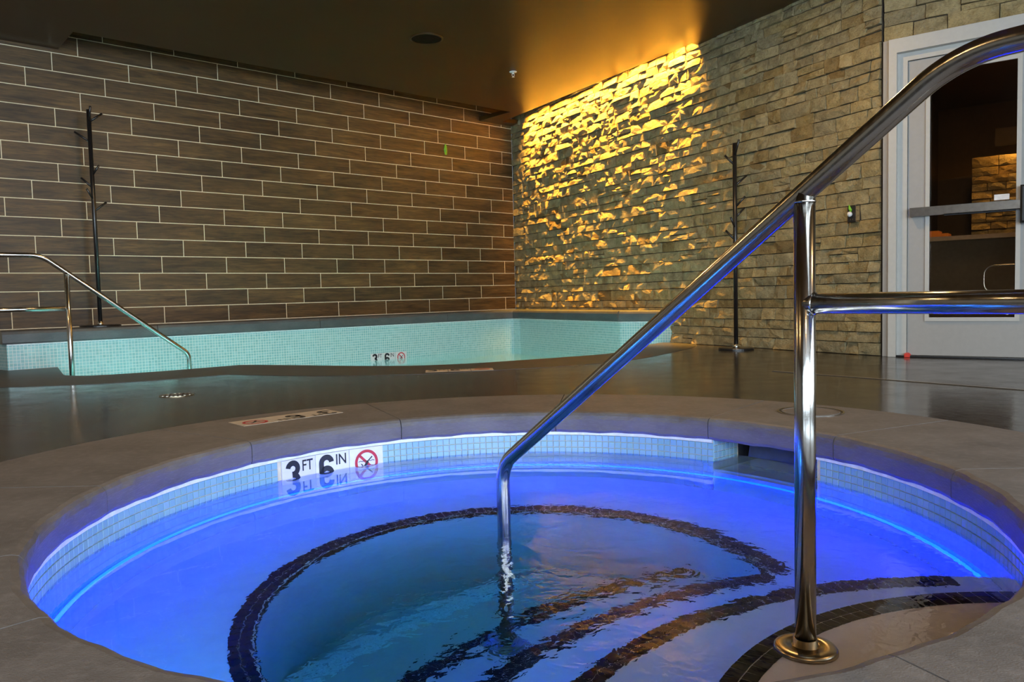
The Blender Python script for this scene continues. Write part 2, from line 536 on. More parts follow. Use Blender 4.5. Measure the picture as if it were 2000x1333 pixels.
led_a = tilept(-0.45 - 0.0, 0, LOFF)             # left end of the ledge face
LED_L = Vector((-4.062, 6.165, 0))
POOL_L = Vector((-3.80, 6.397, 0))               # where the pool starts at the ledge face
inner = [(POOL_L.x, POOL_L.y), (-3.31, 5.64)] + catmull([(-3.27, 5.60), (-3.06, 5.53), (-2.74, 5.67), (-2.475, 5.88), (-2.19, 6.14)], 5) + \
        catmull([(-2.02, 6.10), (-1.593, 5.94), (-1.164, 5.777), (-0.734, 5.68), (-0.35, 5.735), (0.0, 5.888), (0.405, 6.103), (0.80, 6.351), (1.07, 6.80), (1.292, 7.30), (1.515, 7.60)], 5)
outer = catmull([(-5.30, 5.02), (-4.3, 4.93), (-3.26, 4.86), (-2.94, 4.874), (-2.49, 4.99), (-1.975, 5.34)], 5) + \
        catmull([(-1.90, 5.31), (-1.45, 5.13), (-1.016, 5.035), (-0.512, 5.04), (-0.145, 5.16), (0.351, 5.33), (0.855, 5.66), (1.31, 6.29), (1.58, 6.76), (1.70, 7.05), (1.733, 7.238)], 5)
tile_left_end = tilept(-2.66, 0, 0.0)
tile_far_left = tilept(-4.5, 0, 0.0)
end_back = tilept(-1.30, 0, 0.0)

coping_poly = inner + list(reversed(outer)) + [(tile_left_end.x, tile_left_end.y), (end_back.x, end_back.y), (LED_L.x, LED_L.y)]
V, F = slab([coping_poly], -0.10, 0.0)
o = mk('pool_coping', V, F, M_COPING2)
tag(o, 'dark smooth concrete border curving along the near edge of the far pool', 'coping')

seam = stonept(T_SEAM); dr = doorpt(3.6)
deck = [(outer[0][0], outer[0][1])] + outer[1:] + [(seam.x, seam.y), (doorpt(0.0).x, doorpt(0.0).y), (dr.x, dr.y), (6.2, -4.0), (-6.5, -4.0), (-6.5, tile_far_left.y - 0.6), (tile_far_left.x, tile_far_left.y), (tile_left_end.x, tile_left_end.y)]
hole = [(SPA[0] + (RO + 0.006) * cos(2 * pi * k / 120), SPA[1] + (RO + 0.006) * sin(2 * pi * k / 120)) for k in range(120)]
V, F = slab([deck, hole], -0.12, -0.0015)
o = mk('floor', V, F, M_DECK, origin=False)
tag(o, kind='structure')

# ------------------------------------------------------------------ tiled wall
back = merge(xf(box(-4.5 * TL, S_CORNER * TL, 0.0, 0.14, -0.12 - W0.z, UP - W0.z), Matrix.Translation(W0) @ Matrix.Rotation(ANG_T, 4, 'Z')))
wall_left = mk('wall_left', back[0], back[1], M_GROUT, origin=False)
tag(wall_left, kind='structure')
GR = 0.0036
pl = bevel_box(GR, TL - GR, -0.0018, 0.0, GR, TH - GR, 0.0008)
plank_me = mesh('tile', pl[0], pl[1], M_PLANK)
for r in range(-2, 18):
    off = -r / 3.0
    k0 = math.floor(-2.6 - off)
    s = k0 + off
    while s < S_CORNER - 0.02:
        e = min(s + 1.0, S_CORNER if r < 16 else -1.30)
        if e - s < 0.05: break
        z0 = W0.z - (r + 1) * TH
        if s >= -4.5:
            if e - s > 0.999:
                me = plank_me
            else:
                q = bevel_box(GR, (e - s) * TL - GR, -0.0018, 0.0, GR, TH - GR, 0.0008)
                me = mesh('tile', q[0], q[1], M_PLANK)
            o = bpy.data.objects.new('tile', me)
            o.location = tilept(s, z0); o.rotation_euler = (0, 0, ANG_T)
            link(o, wall_left)
        s += 1.0

# ------------------------------------------------------------------ stone walls
def stone_geo(w, h, rng, dmin=0.016, dmax=0.034):
    """split-face stone, back at y=0, rough face towards -y"""
    nx = max(2, min(5, int(round(w / 0.055)))); nz = 2 if h < 0.085 else 3
    d = rng.uniform(dmin, dmax)
    tx, tz = rng.uniform(-0.010, 0.010), rng.uniform(-0.013, 0.007)
    g = 0.0016
    V = []; F = []
    for j in range(nz + 1):
        for i in range(nx + 1):
            u = i / nx; v_ = j / nz
            edge = (i in (0, nx)) or (j in (0, nz))
            x = g + (w - 2 * g) * u; z = g + (h - 2 * g) * v_
            if not edge:
                x += rng.uniform(-.3, .3) * w / nx; z += rng.uniform(-.3, .3) * h / nz
            else:
                x += rng.uniform(0, .0025) * (1 if u < .5 else -1); z += rng.uniform(0, .003) * (1 if v_ < .5 else -1)
            dd = d + tx * (u - .5) * 2 + tz * (v_ - .5) * 2 + rng.uniform(-.0045, .0045)
            if edge: dd -= rng.uniform(0.002, 0.009)
            V.append((x, -max(dd, 0.005), z))
    W = nx + 1
    for j in range(nz):
        for i in range(nx):
            a = j * W + i
            if rng.random() < .5:
                F += [(a, a + 1, a + W + 1), (a, a + W + 1, a + W)]
            else:
                F += [(a, a + 1, a + W), (a + 1, a + W + 1, a + W)]
    rim = [i for i in range(W)] + [j * W + nx for j in range(1, nz + 1)] + [nz * W + i for i in range(nx - 1, -1, -1)] + [j * W for j in range(nz - 1, 0, -1)]
    n0 = len(V)
    for k in rim: V.append((V[k][0], 0.004, V[k][2]))
    m = len(rim)
    for k in range(m):
        k2 = (k + 1) % m
        F.append((rim[k], n0 + k, n0 + k2, rim[k2]))
    return V, F

def ashlar(x0, x1, z0, z1, rng, hmin=0.072, hmax=0.114, lmin=0.11, lmax=0.33):
    """uneven courses of unequal stones: list of (x, z, w, h)"""
    out = []
    z = z0
    while z < z1 - 0.02:
        h = rng.uniform(hmin, hmax)
        if z1 - (z + h) < 0.045: h = z1 - z
        x = x0
        while x < x1 - 0.01:
            w = lmin + (lmax - lmin) * rng.random() ** 1.5
            if x1 - (x + w) < 0.06: w = x1 - x
            if rng.random() < 0.13 and h > 0.085:
                c_ = rng.uniform(.4, .6) * h
                if rng.random() < .5 and w > 0.18:
                    m_ = rng.uniform(.4, .6) * w
                    out += [(x, z, w, c_), (x, z + c_, m_, h - c_), (x + m_, z + c_, w - m_, h - c_)]
                else:
                    out += [(x, z, w, c_), (x, z + c_, w, h - c_)]
            else:
                out.append((x, z, w, h))
            x += w
        z += h
    return out

def clad(parent, stones, mtx, rng, most, visible):
    """each stone an object; past `most`, the ones that show smallest are joined"""
    def size(s):
        c = mtx @ Vector((s[0] + s[2] / 2, 0, s[1] + s[3] / 2))
        d = (c - Vector((0, 0, CAM_H))).length
        return s[2] * s[3] / d ** 2 if visible(c) else 0.0
    order = sorted(stones, key=size, reverse=True)
    rest = []
    R = mtx.to_3x3().to_4x4()
    for i, s in enumerate(order):
        geo = stone_geo(s[2], s[3], rng)
        if i < most:
            o = bpy.data.objects.new('stone', mesh('stone', geo[0], geo[1], M_STONE))
            o.matrix_basis = mtx @ Matrix.Translation((s[0], 0, s[1]))
            link(o, parent)
        else:
            rest.append(xf(geo, mtx @ Matrix.Translation((s[0], 0, s[1]))))
    if rest:
        V, F = merge(*rest)
        o = mk('stonework', V, F, M_STONE_REST, parent)
        tag(o, kind='stuff')
t = None
# the same stone for the joined rest (its tone varies by place instead of by object)
t = NT('ledge_stone_far')
v = t.pos()
vor = t.n('ShaderNodeTexVoronoi'); t.l(t.mapping(v, (7, 7, 13)), vor.inputs['Vector']); vor.inputs['Scale'].default_value = 1.0
sepc = t.n('ShaderNodeSeparateColor'); t.l(vor.outputs['Color'], sepc.inputs[0])
n1 = t.noise(v, 11, 6, 0.65); n3 = t.noise(v, 140, 3, 0.7)
c = t.ramp([(0.28, (0.290, 0.245, 0.135)), (0.55, (0.480, 0.410, 0.235)), (0.8, (0.60, 0.51, 0.29))], n1)
c = t.mix(1.0, c, t.ramp([(0.0, (0.78, 0.78, 0.80)), (0.5, (1.0, 0.97, 0.93)), (0.85, (1.1, 1.0, 0.85)), (1.0, (0.6, 0.47, 0.33))], sepc.outputs[0]), 'MULTIPLY')
h = t.math('ADD', t.math('MULTIPLY', n3, 0.45), t.math('ADD', t.math('MULTIPLY', n1, 0.8), t.math('MULTIPLY', t.noise(v, 42, 6, 0.72, 0.6), 1.1)))
M_STONE_REST = t.set(c, 0.88, 0, 0.25, h, 1.0, 0.016)

rng = random.Random(11)
MS = Matrix.Translation(STA) @ Matrix.Rotation(ANG_S, 4, 'Z')       # local x along the wall, +y into it
bk = xf(box(T_CORNER - 0.02, T_SEAM, 0.012, 0.16, -0.12, UP), MS)
wall_right = mk('wall_right', bk[0], bk[1], M_STONEBACK, origin=False)
tag(wall_right, kind='structure')
MSs = MS @ Matrix.Translation((0, 0.014, 0))
st = ashlar(T_CORNER, T_SEAM, 0.0, 2.99, rng)
# nothing behind the ledge body
st = [s for s in st if not (s[0] + s[2] < -0.35 and s[1] + s[3] < 0.27)]
clad(wall_right, st, MSs, rng, 300, lambda c: c.z < 2.75)

# wall with the door: stone above and to the right of the frame
MD = Matrix.Translation(D0) @ Matrix.Rotation(ANG_D, 4, 'Z')
DW = 1.13; DTOP = 2.20
parts = merge(xf(box(-0.05, DW, 0.05, 0.2, DTOP, UP), MD), xf(box(DW, 3.6, 0.05, 0.2, -0.12, UP), MD))
wall_door = mk('wall_door', parts[0], parts[1], M_STONEBACK, origin=False)
tag(wall_door, kind='structure')
st = ashlar(-0.055, DW, DTOP + 0.004, 2.74, rng, 0.085, 0.125, 0.16, 0.42) + ashlar(DW, 3.0, 0.0, 2.74, rng, 0.07, 0.11, 0.14, 0.4)
def in_view_door(c):
    return True
st_top = [s for s in st if s[0] < DW - 0.01]; st_r = [s for s in st if s[0] >= DW - 0.01]
clad(wall_door, st_top + st_r, MD @ Matrix.Translation((0, 0.05, 0)), rng, 60, lambda c: c.z > DTOP and c.x < 3.65)

# ------------------------------------------------------------------ ceiling with its two wall slots
GAPL, GAPR = 0.25, 0.085
cpts = [tilept(-4.5), tilept(-0.25), tilept(-0.25, 0, 0.56), tilept(7.40, 0, 0.60), tilept(7.40), CORNER,
        stonept(-2.97, 0, 0.0), stonept(-2.97, 0, GAPL), stonept(0.47, 0, GAPR), stonept(0.47), stonept(T_SEAM),
        doorpt(0), doorpt(3.6), Vector((6.2, -4.0, 0)), Vector((-6.5, -4.0, 0)), Vector((-6.5, tile_far_left.y - .6, 0))]
V, F = slab([[(p.x, p.y) for p in cpts]], CEIL, CEIL + 0.05)
tag(mk('ceiling', V, F, M_CEIL, origin=False), kind='structure')
allp = [tilept(-4.5, 0, -.14), tilept(S_CORNER, 0, -.14), stonept(T_SEAM, 0, -.16), doorpt(3.6, .2), Vector((6.3, -4.1, 0)), Vector((-6.6, -4.1, 0)), Vector((-6.6, tile_far_left.y, 0))]
V, F = slab([[(p.x, p.y) for p in allp]], UP, UP + 0.1)
tag(mk('ceiling_slab', V, F, M_DARKWALL, origin=False), kind='structure')

# grazing amber strip in the slot above the stone wall
cv = empty('cove_light', stonept(-1.3, 2.86, 0.08))
tag(cv, 'amber linear lamp hidden in the ceiling slot above the lit stone wall', 'lamp')
a, b = stonept(-2.76, 2.90, 0.10), stonept(0.44, 2.90, 0.080)
mid = (a + b) / 2
prof = box(-(b - a).length / 2, (b - a).length / 2, -0.02, 0.02, 0, 0.03)
mm = Matrix.Translation(mid) @ Matrix.Rotation(atan2((b - a).y, (b - a).x), 4, 'Z')
V, F = xf(prof, mm); mk('housing', V, F, M_BLACKMETAL, cv)
ld = bpy.data.lights.new('cove_lamp', 'AREA'); ld.shape = 'RECTANGLE'; ld.size = (b - a).length; ld.size_y = 0.03
ld.energy = 135; ld.color = AMBER; ld.spread = radians(56)
lo = bpy.data.objects.new('cove_lamp', ld)
lo.matrix_basis = Matrix.Translation(mid - Vector((0, 0, 0.004))) @ Matrix.Rotation(atan2((b - a).y, (b - a).x), 4, 'Z') @ Matrix.Rotation(radians(9), 4, 'X')
link(lo, cv)

# ------------------------------------------------------------------ rest of the room shell (behind the camera)
def wall_with_openings(name, p0, p1, z0, z1, openings, thick, mat):
    L = (p1 - p0).length; an = atan2((p1 - p0).y, (p1 - p0).x)
    m = Matrix.Translation(p0) @ Matrix.Rotation(an, 4, 'Z')
    parts = []; x = 0
    for (a_, b_, za, zb) in openings:
        parts.append(box(x, a_, 0, thick, z0, z1)); parts.append(box(a_, b_, 0, thick, z0, za)); parts.append(box(a_, b_, 0, thick, zb, z1)); x = b_
    parts.append(box(x, L, 0, thick, z0, z1))
    V, F = merge(*[xf(p, m) for p in parts])
    o = mk(name, V, F, mat, origin=False); tag(o, kind='structure'); return o, m
wb, mb = wall_with_openings('wall_back', Vector((6.2, -4.0, 0)), Vector((-6.5, -4.0, 0)), -0.1, UP, [(2.4, 6.8, .45, 2.45), (7.1, 9.5, .45, 2.45)], 0.15, M_WARMWALL)
ws, ms = wall_with_openings('wall_windows', Vector((4.75, 3.2, 0)), Vector((4.75, -4.0, 0)), -0.1, UP, [(2.2, 6.2, .45, 2.45)], 0.15, M_WARMWALL)
wf, mf = wall_with_openings('wall_far_left', Vector((-6.5, -4.0, 0)), Vector((-6.5, 4.2, 0)), -0.1, UP, [], 0.15, M_WARMWALL)
k = 1
for m_, (a_, b_) in ((mb, (2.4, 6.8)), (mb, (7.1, 9.5)), (ms, (2.2, 6.2))):
    bars = []
    n_ = 4
    for i in range(n_ + 1):
        x = a_ + (b_ - a_) * i / n_
        bars.append(box(x - .03, x + .03, -0.02, 0.08, .45, 2.45))
    bars += [box(a_, b_, -0.02, 0.08, .42, .48), box(a_, b_, -0.02, 0.08, 2.42, 2.48)]
    V, F = merge(*[xf(p, m_) for p in bars])
    tag(mk('window_%d' % k, V, F, M_BLACKMETAL, origin=False), kind='structure'); k += 1

# ------------------------------------------------------------------ ledge round the far pool
in_corner = None
def isect(p, d, q, e):
    den = d.x * e.y - d.y * e.x
    s = ((q.x - p.x) * e.y - (q.y - p.y) * e.x) / den
    return p + d * s
IC = isect(tilept(0, 0, LOFF), uT, stonept(0, 0, LOFF_S), uS)
e1 = Vector((1.10, 7.79, 0)); e1 = stonept((e1 - STA).dot(uS), 0, LOFF_S)
e2 = stonept(0.06, 0, -0.01)
ICa = IC - uT * 0.16; ICb = IC + uS * 0.16
mid_c = (ICa + ICb) / 2 * 0.45 + IC * 0.55
face_pts = [LED_L, ICa, mid_c, ICb, e1, e2]
# body of the ledge, clad in mosaic, going down into the pool
pts = [end_back] + face_pts
V, F, UVS = [], [], []
acc = 0.0
for i in range(len(pts) - 1):
    p, q = pts[i], pts[i + 1]
    L = (q - p).length
    n0 = len(V)
    for z in (-1.0, TRIM_Z): V += [Vector((p.x, p.y, z)), Vector((q.x, q.y, z))]
    F.append((n0, n0 + 1, n0 + 3, n0 + 2))
    UVS.append([(acc, -1.0), (acc + L, -1.0), (acc + L, TRIM_Z), (acc, TRIM_Z)])
    acc += L
wl = mk('wall_ledge', V, F, M_POOLMOSAIC, origin=False, uvs=UVS)
tag(wl, kind='structure')
# white bead at the top of the mosaic
def ribbon(points, off, z0, z1, thick):
    parts = []
    for i in range(len(points) - 1):
        p, q = points[i], points[i + 1]
        d = (q - p).normalized(); n_ = Vector((d.y, -d.x, 0))
        m = Matrix.Translation(p) @ Matrix.Rotation(atan2(d.y, d.x), 4, 'Z')
        parts.append(xf(box(0, (q - p).length, -thick, 0.02, z0, z1), m))
    return merge(*parts)
V, F = ribbon(face_pts, 0, TRIM_Z - 0.012, TRIM_Z, 0.006)
mk('white_bead', V, F, M_TRIM, wl)
# concrete cap, cast in lengths
def cap_piece(a_, b_, c_, d_):
    """quad in plan a-b (front) d-c (back) with a rounded front edge"""
    prof = [(0.0, TRIM_Z), (-0.022, TRIM_Z), (-0.028, TRIM_Z + .012), (-0.030, LEDGE_Z - .028), (-0.022, LEDGE_Z - .008), (-0.006, LEDGE_Z)]
    V, F = [], []
    d = (b_ - a_).normalized(); n_ = Vector((-d.y, d.x, 0))
    for (p, back_) in ((a_, d_), (b_, c_)):
        for (o_, z) in prof: V.append(Vector((p.x, p.y, z)) + n_ * o_)
        V.append(Vector((back_.x, back_.y, LEDGE_Z))); V.append(Vector((back_.x, back_.y, TRIM_Z)))
    m = len(prof) + 2
    for j in range(m): 
        j2 = (j + 1) % m
        F.append((j, m + j, m + j2, j2))
    F.append(tuple(reversed(range(m)))); F.append(tuple(m + j for j in range(m)))
    return V, F
cuts = [0.0, 1.15, 2.75, 4.4]
Lf = (ICa - LED_L).length
cuts = [c_ for c_ in cuts if c_ < Lf - .5] + [Lf]
for i in range(len(cuts) - 1):
    a_ = LED_L + uT * (cuts[i] + .002); b_ = LED_L + uT * (cuts[i + 1] - .002)
    if i == 0: a_ = LED_L - uT * 0.03
    V, F = cap_piece(a_, b_, b_ + nT * (LOFF - .006), a_ + nT * (LOFF - .006))
    mk('cap_stone', V, F, M_LEDGE, wl)
V, F = cap_piece(ICa, mid_c, CORNER - uT * .01, CORNER - uT * 0.01 - (CORNER - ICa) * 0.0 + (ICa + nT * LOFF - CORNER) * 1.0 + uT * .01)
mk('cap_stone', V, F, M_LEDGE, wl)
cb = stonept((ICb - STA).dot(uS), 0, 0.012)
V, F = cap_piece(mid_c, ICb, cb, CORNER - uT * .01)
mk('cap_stone', V, F, M_LEDGE, wl)
for (p, q) in ((ICb, ICb + (e1 - ICb) * .55), (ICb + (e1 - ICb) * .552, e1)):
    V, F = cap_piece(p, q, stonept((q - STA).dot(uS), 0, .012), stonept((p - STA).dot(uS), 0, .012))
    mk('cap_stone', V, F, M_LEDGE, wl)
V, F = cap_piece(e1, e2, e2 + uS * -0.02 + nS * .02, stonept((e1 - STA).dot(uS), 0, .012))
mk('cap_stone', V, F, M_LEDGE, wl)

# far pool basin
basin_loop = [Vector((p[0], p[1], 0)) for p in inner] + [Vector((e2.x, e2.y, 0))] + [Vector((p.x, p.y, 0)) for p in reversed(face_pts[1:-1])]
PB = -0.95
V, F = poly_fill([[(p.x, p.y) for p in basin_loop]], PB)
pool = empty('swimming_pool', (-1.2, 6.8, PB))
tag(pool, 'shallow pale turquoise pool basin lined with mosaic below the raised ledge', 'pool')
mk('basin_floor', V, F, M_POOLPLASTER, pool)
V, F, UVS = [], [], []
acc = 0
for i in range(len(inner) - 1):
    p, q = inner[i], inner[i + 1]
    L = hypot(q[0] - p[0], q[1] - p[1]); n0 = len(V)
    V += [Vector((p[0], p[1], PB)), Vector((q[0], q[1], PB)), Vector((p[0], p[1], -0.1)), Vector((q[0], q[1], -0.1))]
    F.append((n0, n0 + 1, n0 + 3, n0 + 2)); UVS.append([(acc, PB), (acc + L, PB), (acc + L, -.1), (acc, -.1)]); acc += L
mk('basin_wall', V, F, M_POOLMOSAIC, pool, uvs=UVS)
V, F = poly_fill([[(p.x, p.y) for p in basin_loop]], ZW)
o = mk('pool_water', V, F, M_WATER2)
tag(o, 'calm clear turquoise water in the far pool', 'water', kind='stuff')
# underwater lamps of the pool, in the near wall facing the ledge
for (x, y) in ((-2.55, 5.88), (-0.9, 5.78), (0.55, 6.28)):
    lm = empty('pool_lamp', (x, y, -0.42))
    tag(lm, {-2.55: 'round underwater pool lamp in the near pool wall beside the handrail', -0.9: 'round underwater pool lamp in the near pool wall below the depth marker', 0.55: 'round underwater pool lamp in the near pool wall at its right bend'}[x], 'lamp', 'underwater pool lamps')
    V, F = lathe([(0.075, 0.0), (0.07, 0.012), (0.04, 0.02), (0.001, 0.022)], (0, 0, 0), 20)
    mt = Matrix.Translation((x, y, -.42)) @ Matrix.Rotation(radians(-90), 4, 'X')
    V = [mt @ Vector(p) for p in V]
    mk('lens', V, F, M_TEALLED, lm)

# ------------------------------------------------------------------ spa: coping
sc = empty('spa_coping', (SPA[0], SPA[1], 0))
tag(sc, 'brown-grey cast concrete ring around the round spa', 'coping')
joints = [178.9, 146.3, 114.8, 82.3, 50.5, 24.5, -1.7, -34.5, -65.7, -98.0, -132.2, -152.0]
cpro = [(RT + .03, -0.082), (RC + .008, -0.086), (RC + .001, -0.075), (RC, -0.030), (RC + .004, -0.014), (RC + .012, -0.004), (RC + .026, 0.0), (RO, 0.0), (RO, -0.05)]
def wob(a_, j):
    if j in (1, 2): return (0.0, 0.0018 * sin(a_ * 23) + 0.0014 * sin(a_ * 57 + 1))
    if j in (4, 5, 6): return (0.0025 * sin(a_ * 31 + 2) + .0015 * sin(a_ * 71), 0)
    return (0, 0)
js = sorted(joints)
for i in range(len(js)):
    a0 = js[i]; a1 = js[(i + 1) % len(js)] + (360 if i == len(js) - 1 else 0)
    V, F = arc_sweep(list(reversed(cpro)), SPA, a0 + .085, a1 - .085, 1.5, True, lambda a_, j: wob(a_, len(cpro) - 1 - j))
    mk('coping_stone', V, F, M_COPING, sc)
V, F = arc_sweep([(RO + .03, -.014), (RC + .03, -.014), (RC + .008, -0.030), (RC + .006, -0.08)], SPA, 0, 360, 3, False)
mk('mortar_bed', V, F, M_STONEBACK, sc)

# ------------------------------------------------------------------ spa: basin
ZB, Z1, Z2, Z4, Z5, ZF = -0.60, -0.186, -0.37, -0.90, -1.14, -1.24
RB = 0.72
SK0, SK1 = 28.6, 50.0                                    # skimmer mouth, degrees
spa = empty('spa_basin', (SPA[0], SPA[1], ZF))
tag(spa, 'round white plastered spa basin with a pale blue mosaic waterline', 'spa')
V, F = arc_sweep([(RT + .004, -.08), (RT + .004, -0.30)], SPA, SK1, 360 + SK0, 2, False)
mk('tile_grout', V, F, M_MGROUT, spa, smooth=True)
V, F = merge(arc_sweep([(RT + .003, -.30), (RT + .003, ZB - .049)], SPA, 0, 360, 2, False), arc_sweep([(RB, ZB - .051), (RB, ZF - .02)], SPA, 0, 360, 2, False))
mk('basin_wall', V, F, M_PLASTER, spa)
V, F = [Vector((SPA[0] + (RB + .02) * cos(2 * pi * k / 64), SPA[1] + (RB + .02) * sin(2 * pi * k / 64), ZF)) for k in range(64)], [tuple(range(64))]
mk('basin_floor', V, F, M_PLASTER, spa)
V, F = arc_sweep([(RT + .01, -.083), (RT - .009, -.085), (RT - .010, -.097), (RT + .004, -.099)], SPA, SK1, 360 + SK0, 2, True)
mk('white_trim', V, F, M_TRIM, spa, smooth=False)
NC = 282
tl = 2 * pi / NC * RT
tq = bevel_box(-tl / 2 + .0011, tl / 2 - .0011, -0.0045, 0.0, 0.0011, 0.0263 - .0011, .0012)
mos_me = mesh('mosaic_tile', tq[0], tq[1], M_MOSAIC)
cells = []
MARK = (118.4, 139.5)
for row in range(4):
    z = -0.100 - 0.0263 * (row + 1)
    for k in range(NC):
        an = (k + .5) * 360 / NC
        if SK0 - .2 < an < SK1 + .2 or MARK[0] - .3 < an < MARK[1] + .3: continue
        cells.append((an, z, row))
def mos_rank(c_):
    an, z, row = c_
    vis = -22 < (an if an < 300 else an - 360) < 202 and row < 3
    p = Vector((SPA[0] + RT * cos(radians(an)), SPA[1] + RT * sin(radians(an)), z))
    return 1 / (p - Vector((0, 0, CAM_H))).length if vis else 0
cells.sort(key=mos_rank, reverse=True)
rest = []
for i, (an, z, row) in enumerate(cells):
    a_ = radians(an)
    m = Matrix.Translation((SPA[0] + (RT + .0035) * cos(a_), SPA[1] + (RT + .0035) * sin(a_), z)) @ Matrix.Rotation(a_ - pi / 2, 4, 'Z')
    if i < 300:
        o = bpy.data.objects.new('mosaic_tile', mos_me); o.matrix_basis = m; link(o, spa)
    else:
        rest.append(xf(tq, m))
V, F = merge(*rest)
tag(mk('mosaic_band', V, F, M_MOSAIC, spa), kind='stuff')

# skimmer mouth
def ringp(an, r, z): return Vector((SPA[0] + r * cos(radians(an)), SPA[1] + r * sin(radians(an)), z))
a_, b_ = ringp(SK0, RT, 0), ringp(SK1, RT, 0)
sm = radians((SK0 + SK1) / 2); rad = Vector((cos(sm), sin(sm), 0))
sk = empty('skimmer', (a_ + b_) / 2 + rad * .15 + Vector((0, 0, -.32)))
tag(sk, 'recessed skimmer mouth with a dark throat in the spa waterline wall', 'skimmer')
dep = 0.17
V, F = merge(([b_ + Vector((0, 0, -.082)), b_ + rad * dep + Vector((0, 0, -.082)), b_ + rad * dep + Vector((0, 0, -.33)), b_ + Vector((0, 0, -.33))], [(0, 1, 2, 3)]),
             ([a_ + Vector((0, 0, -.082)), a_ + rad * dep + Vector((0, 0, -.082)), a_ + rad * dep + Vector((0, 0, -.33)), a_ + Vector((0, 0, -.33))], [(3, 2, 1, 0)]))
mk('side_wall', V, F, M_MGROUT, sk)
bt = bevel_box(-tl / 2 + .0011, tl / 2 - .0011, -0.0045, 0.0, 0.0011, 0.0263 - .0011, .0012)
bme = mesh('mosaic_tile', bt[0], bt[1], M_MOSAIC)
side_ang = atan2(rad.y, rad.x)
for row in range(4):
    for k in range(6):
        p = b_ + rad * (tl * (k + .5) + .002); p.z = -0.100 - 0.0263 * (row + 1) + .016
        o = bpy.data.objects.new('mosaic_tile', bme)
        o.matrix_basis = Matrix.Translation(p) @ Matrix.Rotation(side_ang, 4, 'Z')
        link(o, sk)
        p2 = a_ + rad * (tl * (k + .5) + .002); p2.z = p.z
        o = bpy.data.objects.new('mosaic_tile', bme)
        o.matrix_basis = Matrix.Translation(p2) @ Matrix.Rotation(side_ang + pi, 4, 'Z')
        link(o, sk)
A2, B2 = a_ + rad * dep, b_ + rad * dep
A3, B3 = a_ + rad * (dep + .22), b_ + rad * (dep + .22)
zz = lambda p, z: Vector((p.x, p.y, z))
V = [zz(A2, -.082), zz(B2, -.082), zz(B3, -.082), zz(A3, -.082), zz(A2, -.33), zz(B2, -.33), zz(B3, -.33), zz(A3, -.33)]
mk('throat', V, [(0, 3, 2, 1), (4, 5, 6, 7), (1, 2, 6, 5), (2, 3, 7, 6), (3, 0, 4, 7)], M_BLACKPLASTIC, sk)
V, F = merge(([zz(a_, -.33), zz(b_, -.33), zz(B2, -.33), zz(A2, -.33)], [(0, 1, 2, 3)]),)
mk('sill', V, F, M_PLASTER, sk)
fa, fb = A2 + (B2 - A2) * .04 + rad * .015, A2 + (B2 - A2) * .96 + rad * .015
V = [zz(fa, -.30), zz(fb, -.30), zz(fb + rad * .05, -.105), zz(fa + rad * .05, -.105)]
V += [p + rad * .008 for p in V]
mk('weir_flap', V, [(0, 1, 2, 3), (7, 6, 5, 4), (0, 4, 5, 1), (1, 5, 6, 2), (2, 6, 7, 3), (3, 7, 4, 0)], M_FLAP, sk)

# steps and bench, each with its two rows of black nosing tiles
def circle_pts(c, r, a0, a1, n):
    return [Vector((c[0] + r * cos(a0 + (a1 - a0) * i / n), c[1] + r * sin(a0 + (a1 - a0) * i / n), 0)) for i in range(n + 1)]
def cross_angles(c, r, C, R_):
    d = hypot(C[0] - c[0], C[1] - c[1]); base = atan2(C[1] - c[1], C[0] - c[0])
    return base, math.acos(max(-1, min(1, (d * d + r * r - R_ * R_) / (2 * d * r))))
def lens_poly(c, r, C, R_):
    b0, h0 = cross_angles(c, r, C, R_)            # arc of the step circle that lies in the big circle
    b1, h1 = cross_angles(C, R_, c, r)
    a_arc = circle_pts(c, r, b0 - h0, b0 + h0, 60)
    b_arc = circle_pts(C, R_, b1 - h1, b1 + h1, 40)
    return a_arc + b_arc[1:-1]
def step_solid(c, r, C, R_, z0, z1):
    P = lens_poly(c, r, C, R_)
    return slab([[(p.x, p.y) for p in P]], z0, z1)
EDGE = 0.030
def edge_tiles(parent, c, r, a0, a1, z, mat, rows=2, inside=True, w=EDGE, name='edge_tile', lim=None):
    n = max(1, int(round(abs(a1 - a0) * r / w)))
    for row in range(rows):
        rr = r - w * (row + .5) if inside else r + w * (row + .5)
        tw = abs(a1 - a0) / n * rr
        q = box(-tw / 2 + .0014, tw / 2 - .0014, -w / 2 + .0013, w / 2 - .0013, 0, .003)
        me = mesh(name, q[0], q[1], mat)
        for k in range(n):
            an = a0 + (a1 - a0) * (k + .5) / n
            p = Vector((c[0] + rr * cos(an), c[1] + rr * sin(an), z + .0003))
            if lim and not lim(p): continue
            o = bpy.data.objects.new(name, me)
            o.matrix_basis = Matrix.Translation(p) @ Matrix.Rotation(an + pi / 2, 4, 'Z')
            link(o, parent)
STEPS = [((0.992, 0.886), 0.767, Z1, ZB, RT, 'uppermost pale step of the spa, just under water, carrying the railing foot'),
         ((0.984, 0.795), 1.118, Z2, ZB, RT, 'second pale spa step below the water, with black tile nosing reaching the right rim'),
         ((0.972, 0.883), 1.338, ZB - .004, ZF, RB - .004, 'third spa step, level with the seat bench, between black tile lines'),
         ((0.992, 0.931), 1.668, Z4, ZF, RB - .006, 'deep fourth spa step where the submerged railing foot stands'),
         ((0.992, 0.931), 2.085, Z5, ZF, RB - .008, 'lowest spa step edged with pale mosaic above the blue floor')]
